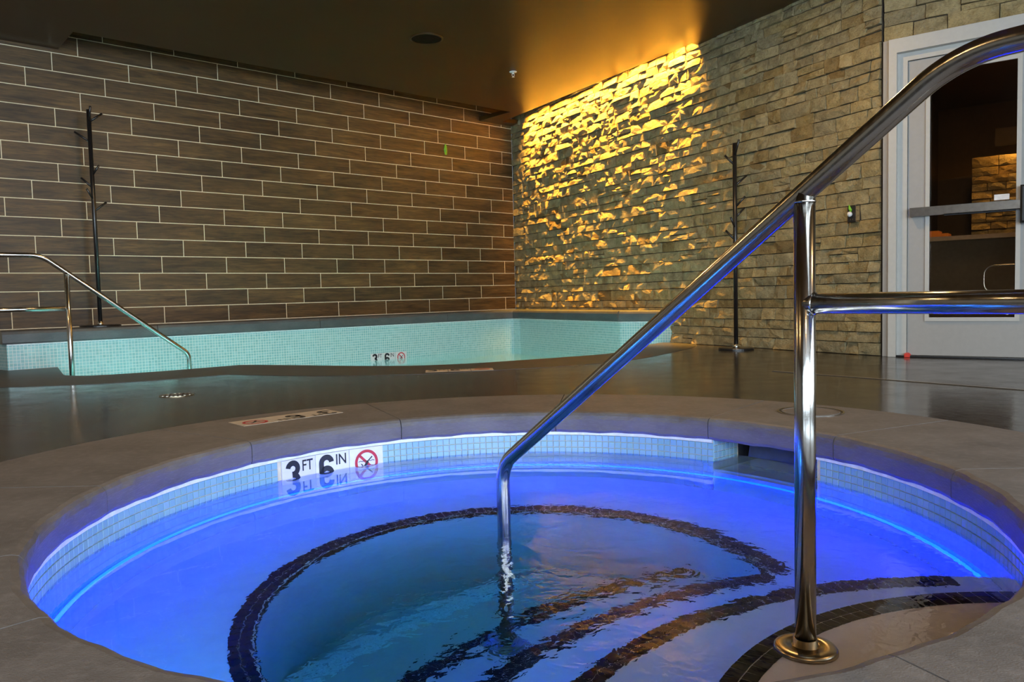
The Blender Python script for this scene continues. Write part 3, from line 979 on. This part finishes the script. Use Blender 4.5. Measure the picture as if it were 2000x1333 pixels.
for i, (c, r, z1, z0, lim, lab) in enumerate(STEPS):
    C = SPA
    sp_ = empty('spa_step', (SPA[0] + .1, SPA[1] - .2, z0))
    tag(sp_, lab, 'step')
    V, F = step_solid(c, r, C, lim, z0, z1)
    mk('tread', V, F, M_PLASTER, sp_)
    b0, h0 = cross_angles(c, r, C, lim)
    dl = 0.006 / r
    if i == 4:
        edge_tiles(sp_, c, r, b0 - h0, b0 + h0, z1, M_PALEEDGE, 3, True, .030, 'edge_tile', lambda p: (p - Vector((SPA[0], SPA[1], p.z))).length < lim - .012)
    else:
        edge_tiles(sp_, c, r, b0 - h0, b0 + h0, z1, M_BLACKTILE, 2, True, EDGE, 'edge_tile', lambda p: (p - Vector((SPA[0], SPA[1], p.z))).length < lim - (.085 if i == 1 else .008))
bn = empty('spa_bench', (SPA[0], SPA[1] + .9, ZB))
tag(bn, 'curved underwater seat bench of the spa with a black tile edge', 'bench')
V, F = arc_sweep([(RT + .012, ZB - .05), (RT + .012, ZB), (RB - .003, ZB), (RB - .003, ZB - .05)], SPA, 0, 360, 3, False)
mk('seat', V, F, M_PLASTER, bn)
c3, r3 = STEPS[2][0], STEPS[2][1]
b1, h1 = cross_angles(SPA, RB, c3, r3)
edge_tiles(bn, SPA, RB, b1 + h1 - .02, b1 - h1 + 2 * pi + .02, ZB, M_BLACKTILE, 2, False, EDGE)
n_e = int(round((2 * pi - 2 * h1) * RB / EDGE)); tw_ = (2 * pi - 2 * h1) / n_e * (RB - .004)
q_ = box(-tw_ / 2 + .0014, tw_ / 2 - .0014, -.0015, .0015, 0, .030)
riser_me = mesh('edge_tile', q_[0], q_[1], M_BLACKTILE)
for k in range(n_e):
    an = b1 + h1 + (2 * pi - 2 * h1) * (k + .5) / n_e
    o = bpy.data.objects.new('edge_tile', riser_me)
    o.matrix_basis = Matrix.Translation((SPA[0] + (RB - .0048) * cos(an), SPA[1] + (RB - .0048) * sin(an), ZB - .030)) @ Matrix.Rotation(an + pi / 2, 4, 'Z')
    link(o, bn)

# blue strip under water
V, F = arc_sweep([(RT - .004, -.398), (RT - .013, -.399), (RT - .015, -.405), (RT - .013, -.411), (RT - .004, -.412)], SPA, -13, 194, 1.5, True)
o = mk('blue_light_strip', V, F, M_BLUELED)
tag(o, 'thin glowing blue light strip running round the spa wall under water', 'light strip')

# added blue fill lamps, unseen below the near coping, to brighten the spa
for an, lab in ((-118.0, 'round blue fill lamp added unseen in the near spa wall beside the steps'), (-146.0, 'round blue fill lamp added unseen in the near spa wall towards the left')):
    p = ringp(an, RT - .002, -.47)
    lm = empty('spa_fill_lamp', p); tag(lm, lab, 'lamp', 'added spa fill lamps')
    inward = Vector((SPA[0] - p.x, SPA[1] - p.y, 0)).normalized()
    rot = inward.to_track_quat('Z', 'Y').to_matrix().to_4x4()
    V, F = xf(lathe([(0.070, 0.0), (0.066, 0.008), (0.035, 0.014), (0.001, 0.016)], (0, 0, 0), 24), Matrix.Translation(p) @ rot); mk('lens', V, F, M_SPAFILL, lm)
    V, F = lathe([(0.070, 0.0), (0.072, 0.010), (0.088, 0.008), (0.090, 0.0)], (0, 0, 0), 24); V, F = xf((V, F[:-2]), Matrix.Translation(p) @ rot); mk('trim_ring', V, F, M_STEEL, lm)

# water
wp = []
for k in range(180):
    an = k * 2.0
    if SK0 <= an <= SK1: continue
    if an > SK1 and an - 2.0 <= SK1:
        p = A2 * .98 + a_ * .02; wp.append((A2.x, A2.y)); wp.append((B2.x, B2.y)); wp.append((b_.x, b_.y))
    p = ringp(an, RT + .0005, 0); wp.append((p.x, p.y))
i0 = [i for i, p in enumerate(wp) if p == (A2.x, A2.y)][0]
wp.insert(i0, (a_.x, a_.y))
V, F = slab([wp], ZF - .05, ZW)
tag(mk('spa_water', V, F, M_WATER), 'rippling blue water filling the round spa', 'water', kind='stuff')

# ------------------------------------------------------------------ depth markers
def text_mesh(body, w, h, bold):
    cu = bpy.data.curves.new('lettering', 'FONT'); cu.body = body; cu.size = 1.0; cu.offset = bold; cu.resolution_u = 4
    ob = bpy.data.objects.new('lettering', cu); COL.objects.link(ob)
    bpy.context.view_layer.update()
    dg = bpy.context.evaluated_depsgraph_get()
    me = bpy.data.meshes.new_from_object(ob.evaluated_get(dg))
    bpy.data.objects.remove(ob)
    xs = [v.co.x for v in me.vertices]; ys = [v.co.y for v in me.vertices]
    x0, x1, y0, y1 = min(xs), max(xs), min(ys), max(ys)
    V = [((v.co.x - x0) / (x1 - x0) * w, (v.co.y - y0) / (y1 - y0) * h, 0) for v in me.vertices]
    F = [tuple(p.vertices) for p in me.polygons]
    bpy.data.meshes.remove(me)
    return V, F
def stroke2d(pts, w):
    P = [Vector((p[0], p[1], 0)) for p in pts]
    V, F = [], []
    for i, p in enumerate(P):
        d = (P[min(i + 1, len(P) - 1)] - P[max(i - 1, 0)]).normalized(); n_ = Vector((-d.y, d.x, 0)) * w / 2
        V += [p + n_, p - n_]
    for i in range(len(P) - 1): F.append((2 * i, 2 * i + 1, 2 * i + 3, 2 * i + 2))
    return V, F
def arc2d(cx, cy, r, a0, a1, n=20):
    return [(cx + r * cos(radians(a0 + (a1 - a0) * i / n)), cy + r * sin(radians(a0 + (a1 - a0) * i / n))) for i in range(n + 1)]
SW = .0215
GL3 = stroke2d(arc2d(.033, .0785, .0215, 172, -82) + [(.030, .0570)], SW)
GL3b = stroke2d([(.030, .0545)] + arc2d(.033, .0325, .0225, 84, -172), SW)
GL6 = stroke2d(arc2d(.033, .0765, .0225, 5, 180) + arc2d(.033, .0330, .0225, 180, 540, 36), SW)
TXT = {'3': merge(GL3, xf(GL3b, Matrix.Translation((0, 0, .0002)))), '6': GL6, 'FT': text_mesh('FT', .048, .042, .012), 'IN': text_mesh('IN', .046, .042, .012)}
def ring2d(r0_, r1_, cx, cy, n=40):
    V = []; F = []
    for k in range(n):
        a = 2 * pi * k / n
        V.append((cx + r0_ * cos(a), cy + r0_ * sin(a), 0)); V.append((cx + r1_ * cos(a), cy + r1_ * sin(a), 0))
    for k in range(n):
        k2 = (k + 1) % n
        F.append((2 * k, 2 * k + 1, 2 * k2 + 1, 2 * k2))
    return V, F
def strip2d(p, q, w):
    p, q = Vector((p[0], p[1], 0)), Vector((q[0], q[1], 0)); d = (q - p).normalized(); n_ = Vector((-d.y, d.x, 0)) * w / 2
    return [p - n_, q - n_, q + n_, p + n_], [(0, 1, 2, 3)]
def disc2d(cx, cy, r, n=14):
    return [(cx + r * cos(2 * pi * k / n), cy + r * sin(2 * pi * k / n), 0) for k in range(n)], [tuple(range(n))]
MT = 0.150
def marker_tile(parent, m, kind, mat):
    """one six-inch tile; local x right, y up, z out of the face"""
    V, F = xf(box(0, MT, 0, MT, -0.006, 0.0), m)
    tile = mk('marker_tile', V, F, mat, parent)
    up = Matrix.Translation((0, 0, .0006))
    if kind in ('3', '6'):
        unit = 'FT' if kind == '3' else 'IN'
        V, F = xf(TXT[kind], m @ up @ Matrix.Translation((.014, .036, 0))); mk('numeral', V, F, M_INK, tile)
        V, F = xf(TXT[unit], m @ up @ Matrix.Translation((.090, .099, 0))); mk('unit_lettering', V, F, M_INK, tile)
    else:
        cx, cy = MT / 2, .090
        V, F = xf(merge(ring2d(.040, .052, cx, cy), strip2d((cx - .034, cy + .034), (cx + .034, cy - .034), .011)), m @ up)
        mk('prohibition_ring', V, F, M_REDINK, tile)
        fig = [strip2d((cx - .012, cy - .022), (cx + .006, cy + .004), .011), strip2d((cx + .003, cy + .002), (cx + .026, cy + .022), .005), strip2d((cx - .010, cy - .020), (cx - .024, cy - .004), .004), disc2d(cx - .016, cy - .030, .006)]
        for sgn in (0.006,):
            for i in range(8):
                x0_ = cx - .036 + i * .009
                fig.append(strip2d((x0_, cy + sgn + (.0015 if i % 2 else -.0015)), (x0_ + .009, cy + sgn + (-.0015 if i % 2 else .0015)), .0025))
        V, F = xf(merge(*fig), m @ up @ Matrix.Translation((0, 0, .0003)))
        mk('diver_figure', V, F, M_INK, tile)
    return tile
# on the spa wall
mkr = empty('depth_marker', ringp(129, RT, -.255))
tag(mkr, 'white depth marker reading 3 FT 6 IN with no-diving sign on the spa wall', 'marker')
for i, kd in enumerate(('3', '6', 'dive')):
    an = MARK[1] - (i + .5) * (MARK[1] - MARK[0]) / 3
    a = radians(an)
    out = Vector((-cos(a), -sin(a), 0)); rt = Vector((sin(a), -cos(a), 0))
    c = ringp(an, RT - .006, -.2505) - rt * (MT / 2)
    sx = (radians((MARK[1] - MARK[0]) / 3) * RT * .985) / MT
    m = Matrix(((rt.x * sx, 0, out.x, c.x), (rt.y * sx, 0, out.y, c.y), (0, 1, 0, c.z), (0, 0, 0, 1)))
    marker_tile(mkr, m, kd, M_MARKWHITE)
# on the far pool wall
pos_ = Vector((-1.552, 8.392, 0)); sv = (pos_ - LED_L).dot(uT)
mkr = empty('depth_marker', LED_L + uT * (sv + .22) + Vector((0, 0, -.25)))
tag(mkr, 'white depth marker half under water on the turquoise far pool wall', 'marker')
for i, kd in enumerate(('3', '6', 'dive')):
    c = LED_L + uT * (sv + i * .158) - nT * .007; c.z = -.248
    m = Matrix(((uT.x, 0, -nT.x, c.x), (uT.y, 0, -nT.y, c.y), (0, 1, 0, c.z), (0, 0, 0, 1)))
    marker_tile(mkr, m, kd, M_MARKWHITE)
# flat on the spa coping, read from the far side
p0 = Vector((-0.764, 3.395, 0)); ax = Vector((-1.085, 3.092, 0)) - p0; ax = ax.normalized(); ay = Vector((ax.y, -ax.x, 0)) * -1
if ay.dot(Vector((0.8, -1, 0))) < 0: ay = -ay
# reading direction: x axis runs from camera right to camera left, y axis towards the camera
mkr = empty('depth_marker', p0 + ax * .22)
tag(mkr, 'beige depth marker set flat into the spa coping, upside down to the viewer', 'marker')
org = p0 - ay * .142
for i, kd in enumerate(('3', '6', 'dive')):
    c = org + ax * (i * .153); c.z = .0012
    m = Matrix(((ax.x, ay.x, 0, c.x), (ax.y, ay.y, 0, c.y), (0, 0, 1, c.z), (0, 0, 0, 1)))
    marker_tile(mkr, m, kd, M_MARKBEIGE)
p0 = Vector((-0.585, 5.13, 0)); ax = Vector((1, .10, 0)).normalized(); ay = Vector((-ax.y, ax.x, 0))
mkr = empty('depth_marker', p0 + ax * .22)
tag(mkr, 'worn beige depth marker set flat into the dark border of the far pool', 'marker')
for i, kd in enumerate(('3', '6', 'dive')):
    c = p0 + ax * (i * .155); c.z = .0012
    m = Matrix(((ax.x, ay.x, 0, c.x), (ax.y, ay.y, 0, c.y), (0, 0, 1, c.z), (0, 0, 0, 1)))
    marker_tile(mkr, m, kd, M_MARKBEIGE)

# ------------------------------------------------------------------ handrails
PR = 0.019
def railing(base, u, path, post_s, post_top, post_z, mid_z, end_s, deck_z, foot, fl_r, label):
    """path: list of (s, z) of the top rail; foot: (s, z) of the submerged end"""
    o = empty('handrail', base)
    tag(o, label, 'handrail', 'steel pool handrails')
    P = lambda s, z: Vector((base.x, base.y, 0)) + u * s + Vector((0, 0, z))
    pts = fillet([P(*q) for q in path], {1: .10, 2: .22}, 12)
    V, F = tube(pts, PR, 28); mk('top_rail', V, F, M_STEEL, o, smooth=True)
    V, F = tube([P(post_s, post_z), P(post_s, post_top)], PR, 28); mk('post', V, F, M_STEEL, o, smooth=True)
    V, F = tube([P(end_s, deck_z), P(end_s, path[-1][1] - .004)], PR, 28); mk('post', V, F, M_STEEL, o, smooth=True)
    V, F = tube([P(post_s, mid_z), P(end_s, mid_z)], PR * .97, 28); mk('mid_rail', V, F, M_STEEL, o, smooth=True)
    # weld beads
    for (s, z, axis) in ((post_s, post_top - .016, 'z'),):
        V, F = lathe([(PR + .0004, -.002), (PR + .0022, 0), (PR + .0004, .002)], P(s, z), 28, False); mk('weld_bead', V, F[:-2], M_STEEL, o, smooth=True)
    q = lathe([(PR + .0002, -.002), (PR + .0020, 0), (PR + .0002, .002)], (0, 0, 0), 28, False)
    dirx = 1 if end_s > post_s else -1
    rot = Matrix.Translation(P(post_s + dirx * (PR + .001), mid_z)) @ Matrix.Rotation(atan2(u.y, u.x), 4, 'Z') @ Matrix.Rotation(pi / 2, 4, 'Y')
    V, F = xf((q[0], q[1][:-2]), rot); mk('weld_bead', V, F, M_STEEL, o, smooth=True)
    for (s, z) in ((post_s, post_z), foot, (end_s, deck_z)):
        V, F = lathe([(PR, 0.001), (fl_r, 0.001), (fl_r, 0.011), (fl_r * .96, 0.016), (fl_r * .88, 0.0185), (PR * 1.42, 0.020), (PR * 1.36, 0.016), (PR * 1.16, 0.016), (PR * 1.14, 0.032), (PR + .0005, 0.032)], P(s, z), 36)
        mk('flange', V, F[:-2], M_STEELDARK, o, smooth=True)
    return o
pl_ = Vector((-0.035, 2.121, 0)); ur = Vector((0.623, -0.783, 0)).normalized()
railing(pl_, ur, [(0, Z4), (0, .030), (1.175, .853), (1.66, .853)], .917, .672, Z1, .472, 1.62, 0.0, (0, Z4), .058,
        'large brushed steel handrail descending into the round spa, in the foreground')
p1 = Vector((-3.453, 6.0, 0)); u2 = Vector((cos(radians(41.77)), sin(radians(41.77)), 0))
railing(p1, u2, [(.897, -.9), (.897, .070), (-.165, .897), (-.66, .897)], 0, .765, -.5, .488, -.62, 0.0, (.897, -.9), .058,
        'small distant steel handrail descending into the far pool at the left')

# ------------------------------------------------------------------ coat racks
def coat_rack(base, H, pegs, label, rbase, hd):
    o = empty('coat_rack', base)
    tag(o, label, 'coat rack', 'black coat racks')
    B = Vector(base)
    V, F = lathe([(rbase, 0.0), (rbase, .010), (rbase * .97, .016), (.02, .018)], B, 40); mk('base', V, F, M_BLACKMETAL, o, smooth=False)
    V, F = lathe([(.026, .016), (.026, .026), (.021, .042), (.0178, .046)], B, 24); mk('collar', V, F, M_CHROME, o, smooth=True)
    V, F = tube([B + Vector((0, 0, .04)), B + Vector((0, 0, H))], .0175, 16); mk('pole', V, F, M_BLACKMETAL, o, smooth=True)
    V, F = lathe([(.0176, H * .52), (.0188, H * .521), (.0188, H * .527), (.0176, H * .528)], B, 20); mk('joint_ring', V, F[:-2], M_BLACKMETAL, o)
    for (dx, z, depth) in pegs:
        root = B + Vector((0, 0, z - .085)); tip = B + hd * dx + Vector((-hd.y, hd.x, 0)) * depth + Vector((0, 0, z))
        V, F = tube([root, tip], .009, 10); mk('peg', V, F, M_BLACKMETAL, o, smooth=True)
    V, F = tube([B + Vector((0, 0, H - .11)), B + hd * .01 + Vector((-hd.y, hd.x, 0)) * -.09 + Vector((0, 0, H + .01))], .009, 10); mk('peg', V, F, M_BLACKMETAL, o, smooth=True)
    return o
coat_rack((1.885, 6.45, 0.0), 1.715, [(-.075, 1.62, .02), (.105, 1.45, .03), (.07, 1.27, -.05), (.085, 1.185, .02), (-.05, 1.10, -.05), (-.07, 1.00, .03)],
          'slim black coat rack with short pegs standing by the stone wall', .145, Vector((1, 0, 0)))
bl = tilept(0.02, LEDGE_Z, .20)
coat_rack(tuple(bl), 1.895, [(.105, 1.875, .02), (-.115, 1.70, .03), (.055, 1.41, -.05), (-.085, 1.305, .02), (-.05, 1.20, -.06), (.10, 1.10, .03)],
          'slim black coat rack standing on the raised ledge before the tiled wall', .165, Vector((.85, .52, 0)).normalized())

# ------------------------------------------------------------------ door
dr_ = empty('door_1', doorpt(.56))
tag(dr_, kind='structure')
def dbox(name, x0, x1, y0, y1, z0, z1, mat, parent=dr_):
    V, F = xf(box(x0, x1, y0, y1, z0, z1), MD); return mk(name, V, F, mat, parent)
dbox('jamb', -0.01, .040, -.035, .16, 0, DTOP, M_WHITEPAINT); dbox('jamb', DW - .04, DW + .01, -.035, .16, 0, DTOP, M_WHITEPAINT)
dbox('head', .040, DW - .04, -.035, .16, DTOP - .095, DTOP, M_WHITEPAINT)
dbox('stop', .040, .100, .015, .10, 0, DTOP - .095, M_WHITEPAINT); dbox('stop', DW - .10, DW - .04, .015, .10, 0, DTOP - .095, M_WHITEPAINT)
dbox('stop', .100, DW - .10, .015, .10, DTOP - .150, DTOP - .095, M_WHITEPAINT)
dbox('reveal_strip', -.052, -.008, .0, .16, 0, DTOP + .006, M_DOORGREY)
# leaf as stiles and rails around the glass
LX0, LX1, LZ0, LZ1 = .103, DW - .103, .012, DTOP - .154
GX0, GX1, GZ0, GZ1 = .225, .752, .262, 1.955
leaf = empty('leaf', doorpt(.56, .03)); leaf.parent = dr_; leaf.matrix_parent_inverse = dr_.matrix_basis.inverted()
dbox('stile', LX0, GX0, .030, .074, LZ0, LZ1, M_DOORGREY, leaf); dbox('stile', GX1, LX1, .030, .074, LZ0, LZ1, M_DOORGREY, leaf)
dbox('bottom_rail', GX0, GX1, .030, .074, LZ0, GZ0, M_DOORGREY, leaf); dbox('top_rail', GX0, GX1, .030, .074, GZ1, LZ1, M_DOORGREY, leaf)
bd = .026
V, F = merge(*[xf(b_x, MD) for b_x in (box(GX0 - .012, GX0 + bd - .012, .018, .032, GZ0 - .012, GZ1 + .012), box(GX1 - bd + .012, GX1 + .012, .018, .032, GZ0 - .012, GZ1 + .012),
     box(GX0 + bd - .012, GX1 - bd + .012, .018, .032, GZ0 - .012, GZ0 + bd - .012), box(GX0 + bd - .012, GX1 - bd + .012, .018, .032, GZ1 - bd + .012, GZ1 + .012))])
mk('glazing_bead', V, F, M_WHITEPAINT, leaf)
dbox('pane', GX0, GX1, .048, .055, GZ0, GZ1, M_GLASS, leaf)
# panic bar
pb = empty('push_bar', doorpt(.5, -.02, 1.0)); pb.parent = dr_; pb.matrix_parent_inverse = dr_.matrix_basis.inverted()
dbox('bar_housing', .125, .33, -.028, .030, .975, 1.035, M_BRONZEBAR, pb)
dbox('bar_pad', .33, .78, -.040, .018, .978, 1.033, M_BRONZEBAR, pb)
dbox('bar_rail', .33, .78, .018, .030, .970, 1.040, M_BLACKPLASTIC, pb)
dbox('latch_case', .775, .90, -.05, .030, .955, 1.055, M_BRONZEBAR, pb)
V, F = xf(bevel_box(.765, .86, -.065, .03, .885, 1.125, .012), MD); mk('latch_cover', V, F, M_BLACKPLASTIC, pb)
# pull loop outside
loop = fillet([doorpt(.740, .060, .44), doorpt(.740, .12, .44), doorpt(.555, .12, .44), doorpt(.555, .12, .62), doorpt(.740, .12, .62), doorpt(.740, .060, .62)], {1: .012, 2: .06, 3: .06, 4: .012}, 8)
V, F = tube(loop, .006, 12); mk('pull_loop', V, F, M_STEEL, dr_, smooth=True)
# small plate on the glass above the bar and a mark low on the glass
V, F = xf(box(.615, .70, .042, .0465, 1.048, 1.085), MD); o = mk('glass_label', V, F, M_WHITE, leaf)
V, F = xf(merge(ring2d(.008, .011, .030, .012, 16), strip2d((.004, .006), (.014, .006), .0025), strip2d((.004, .012), (.014, .012), .0025), strip2d((.004, .018), (.012, .018), .0025),
      strip2d((.046, .006), (.056, .006), .0025), strip2d((.049, .011), (.053, .019), .003), strip2d((.024, .012), (.036, .012), .002)), MD @ Matrix.Translation((.665, .0476, .290)) @ Matrix.Rotation(pi / 2, 4, 'X'))
mk('etched_mark', V, F, M_WHITE, leaf)
dbox('threshold', .04, DW - .04, -.02, .12, 0.0, .010, M_BLACKMETAL)
# red wedge
w0 = MD @ Matrix.Translation((.095, -.03, 0))
V = [w0 @ Vector(p) for p in ((0, 0, 0), (.035, 0, 0), (.035, .05, 0), (0, .05, 0), (0, 0, .022), (.022, 0, .022), (.022, .05, .028), (0, .05, .028), (.035, 0, .012), (.035, .05, .016))]
o = mk('door_wedge', V, [(3, 2, 1, 0), (4, 5, 6, 7), (0, 1, 8, 5, 4), (2, 3, 7, 6, 9), (3, 0, 4, 7), (1, 2, 9, 8), (5, 8, 9, 6)], M_RED)
tag(o, 'tiny red wedge on the floor at the door corner', 'door wedge')

# ------------------------------------------------------------------ room beyond the door
def vbox(name, x0, x1, y0, y1, z0, z1, mat):
    V, F = xf(box(x0, x1, y0, y1, z0, z1), MD); o = mk(name, V, F, mat, origin=False); tag(o, kind='structure'); return o
vbox('floor_beyond', -.16, 2.6, .2, 3.4, -.1, 0, M_DECK)
vbox('ceiling_beyond', -.16, 2.6, .2, 3.4, 2.32, 2.42, M_CEIL)
vbox('wall_beyond', -.16, 2.6, 3.3, 3.4, 0, 2.42, M_DARKWALL)
vbox('wall_beyond_left', -.24, -.16, .26, 3.4, 0, 2.42, M_DARKWALL)
vbox('wall_beyond_right', 2.6, 2.7, .2, 3.4, 0, 2.42, M_DARKWALL)
# counter with pale edge
ct = empty('reception_counter', doorpt(.3, 1.3, 0)); tag(ct, 'taupe counter with a pale edge seen through the door glass', 'counter')
V, F = xf(box(-.15, 1.6, 1.25, 1.75, 0, .86), MD); mk('front', V, F, M_COUNTER, ct)
V, F = xf(box(-.155, 1.62, 1.22, 1.78, .86, .895), MD); mk('counter_top', V, F, M_COUNTERTOP, ct)
parts = merge(xf(box(.02, .19, 1.3, 1.5, .895, .925), MD), xf(box(.03, .12, 1.31, 1.5, .925, .95), MD))
o = mk('folded_towel', parts[0], parts[1], M_ORANGE); tag(o, 'orange folded cloth on the counter behind the door glass', 'towel')
# lit stone pier
MPier = MD @ Matrix.Translation((.22, 2.6, .9))
pier = empty('stone_pier', MPier @ Vector((.5, .2, -.9))); tag(pier, 'amber-lit stone pier glimpsed through the door glass', 'pier')
V, F = xf(box(0, 1.3, .02, .35, -.9, .80), MPier); mk('core', V, F, M_STONEBACK, pier)
rg2 = random.Random(5)
for s in ashlar(0, 1.3, -.1, .80, rg2, .06, .09, .12, .30):
    g = stone_geo(s[2], s[3], rg2); oo = bpy.data.objects.new('stone', mesh('stone', g[0], g[1], M_STONE))
    oo.matrix_basis = MPier @ Matrix.Translation((s[0], .02, s[1])); link(oo, pier)
pld = bpy.data.lights.new('pier_lamp', 'AREA'); pld.shape = 'RECTANGLE'; pld.size = 1.0; pld.size_y = .05; pld.energy = 9; pld.color = (1.0, .5, .10)
plo = bpy.data.objects.new('pier_lamp', pld); plo.matrix_basis = MPier @ Matrix.Translation((.75, -.10, .93)); link(plo, pier)
V, F = xf(box(.2, 1.3, -.15, -.13, .86, 1.02), MPier); mk('lamp_visor', V, F, M_DARKWALL, pier)
area_light('warm_fill_lamp', doorpt(.5, 1.0, 2.30), doorpt(.5, 1.0, 0), .2, .2, 12.0, WARM)  # added warm fill that brightens the room behind the glass

# ------------------------------------------------------------------ fittings
# floor drain
fd = empty('floor_drain', (-1.854, 4.207, 0)); tag(fd, 'round floor drain with slotted metal grate in the dark deck', 'drain')
V, F = lathe([(.090, -.001), (.090, .001), (.078, .001), (.078, -.004)], (-1.854, 4.207, 0), 36); mk('rim', V, F[:-2], M_STEELDARK, fd)
V, F = [Vector((-1.854 + .079 * cos(2 * pi * k / 30), 4.207 + .079 * sin(2 * pi * k / 30), -.0008)) for k in range(30)], [tuple(range(30))]; mk('sump', V, F, M_BLACKMETAL, fd)
for i in range(-3, 4):
    x = i * .0215; hl = sqrt(max(0, .074 ** 2 - x * x))
    m = Matrix.Translation((-1.854, 4.207, 0)) @ Matrix.Rotation(radians(20), 4, 'Z')
    V, F = xf(box(x - .0055, x + .0055, -hl, hl, -.0005, .0022), m); mk('grate_bar', V, F, M_CHROME, fd)
# skimmer lid
sl = empty('access_hatch', (1.20, 3.083, 0)); tag(sl, 'round concrete-coloured access lid set in the spa coping behind the post', 'lid')
LC = (1.20, 3.083, 0.0)
V, F = lathe([(.128, .0004), (.128, .0030), (.121, .0030), (.121, .0004)], LC, 48); mk('outer_ring', V, F[:-2], M_STEEL, sl)
V, F = lathe([(.121, .0006), (.112, .0006)], LC, 48); mk('gap', V, F[:-2], M_BLACKMETAL, sl)
V, F = lathe([(.112, .0004), (.112, .0030), (.107, .0030), (.107, .0018), (.001, .0018)], LC, 48); mk('lid_plate', V, F, M_COPING, sl)
# slot drain
a, b = Vector((1.591, 4.673, 0)), Vector((2.90, 2.85, 0))
d = (b - a).normalized(); m = Matrix.Translation(a) @ Matrix.Rotation(atan2(d.y, d.x), 4, 'Z')
sd = empty('slot_drain', a); tag(sd, 'long thin pale slot drain crossing the deck before the door', 'drain')
V, F = xf(merge(box(0, (b - a).length, -.013, -.006, -.001, .0016), box(0, (b - a).length, .006, .013, -.001, .0016)), m); mk('edge_rail', V, F, M_STEEL, sd)
V, F = xf(box(0, (b - a).length, -.006, .006, -.001, .0004), m); mk('slot', V, F, M_DOORGREY, sd)
# ceiling speaker
sk2 = empty('ceiling_speaker', (-.675, 6.80, CEIL - .012)); tag(sk2, 'round dark flush speaker grille in the ceiling', 'speaker')
V, F = lathe([(.145, 0), (.145, -.006), (.138, -.010), (.130, -.010), (.130, 0)], (-.675, 6.80, CEIL), 40); mk('bezel', V, F[:-2], M_CEIL, sk2)
V, F = lathe([(.130, -.004), (.07, -.009), (.001, -.010)], (-.675, 6.80, CEIL), 40); mk('grille', V, F, M_SPEAKER, sk2)
# sprinkler
SPK = (0.079, 7.86, CEIL)
sp2 = empty('sprinkler', (SPK[0], SPK[1], CEIL - .06)); tag(sp2, 'small white fire sprinkler hanging from the brown ceiling', 'sprinkler')
V, F = lathe([(.038, 0), (.038, -.004), (.030, -.009), (.012, -.011)], SPK, 28); mk('escutcheon', V, F, M_WHITE, sp2)
V, F = lathe([(.009, -.010), (.009, -.022), (.006, -.024)], SPK, 16); mk('body', V, F, M_WHITE, sp2)
V, F = merge(tube([(SPK[0] - .010, SPK[1], CEIL - .020), (SPK[0] - .013, SPK[1], CEIL - .034), (SPK[0], SPK[1], CEIL - .050)], .0028, 8), tube([(SPK[0] + .010, SPK[1], CEIL - .020), (SPK[0] + .013, SPK[1], CEIL - .034), (SPK[0], SPK[1], CEIL - .050)], .0028, 8)); mk('yoke', V, F, M_WHITE, sp2)
V, F = lathe([(.001, -.050), (.014, -.050), (.016, -.053), (.001, -.054)], SPK, 16); mk('deflector', V, F, M_WHITE, sp2)
# outlet on the stone wall with plugged-in freshener
MO = MS @ Matrix.Translation((2.135, -.040, 1.035))
ou = empty('wall_outlet', MO @ Vector((0, 0, -.06))); tag(ou, 'dark wall outlet plate on the stone wall left of the door', 'outlet')
V, F = xf(bevel_box(-.038, .038, -.010, .045, -.060, .060, .004), MO); mk('plate', V, F, M_BLACKPLASTIC, ou)
V, F = xf(box(.033, .0385, -.0115, .03, -.059, .059), MO); mk('chrome_edge', V, F, M_CHROME, ou)
V, F = xf(merge(box(-.012, -.006, -.0108, -.009, -.045, -.034), box(.006, .012, -.0108, -.009, -.045, -.034)), MO); mk('socket_slots', V, F, M_STEELDARK, ou)
fr = empty('plug_in_freshener', MO @ Vector((-.006, -.02, .0))); tag(fr, 'white ball freshener with a green leaf plugged into the outlet', 'air freshener')
cb_ = MO @ Vector((-.004, -.026, -.002))
V, F = lathe([(.001, -.019), (.010, -.0165), (.0165, -.009), (.0185, 0), (.0165, .009), (.010, .0165), (.001, .019)], cb_, 20); mk('ball', V, F, M_WHITE, fr, smooth=True)
LV = [(-.004, -.014, .012), (-.020, -.016, .030), (-.023, -.018, .048), (-.014, -.022, .068), (-.004, -.020, .050), (.004, -.016, .030), (-.011, -.026, .035)]
LV2 = [(x, y + .006, z) for x, y, z in LV]
V, F = xf((LV + LV2, [(0, 1, 6), (1, 2, 6), (2, 3, 6), (3, 4, 6), (4, 5, 6), (5, 0, 6), (8, 7, 13), (9, 8, 13), (10, 9, 13), (11, 10, 13), (12, 11, 13), (7, 12, 13), (0, 7, 8, 1), (1, 8, 9, 2), (2, 9, 10, 3), (3, 10, 11, 4), (4, 11, 12, 5), (5, 12, 7, 0)]), MO); mk('leaf', V, F, M_GREEN, fr)
# green leaf-shaped tag on the tiles
ML = Matrix.Translation(tilept(6.47, 2.26, .0055)) @ Matrix.Rotation(ANG_T, 4, 'Z')
LV = [(.010, 0, 0), (.040, 0, 0), (.042, -.006, .045), (.034, -.010, .105), (.020, -.006, .135), (.008, -.010, .115), (-.006, -.006, .062), (.018, -.016, .06)]
LV2 = [(x, 0.0, z) for x, y, z in LV[:7]]
V, F = xf((LV + LV2, [(0, 1, 7), (1, 2, 7), (2, 3, 7), (3, 4, 7), (4, 5, 7), (5, 6, 7), (6, 0, 7)] + [(i, 8 + i, 8 + (i + 1) % 7, (i + 1) % 7) for i in range(7)] + [tuple(8 + i for i in reversed(range(7)))]), ML)
o = mk('leaf_tag', V, F, M_GREEN); tag(o, 'small bright green leaf-shaped tag stuck on the tiled wall', 'tag')
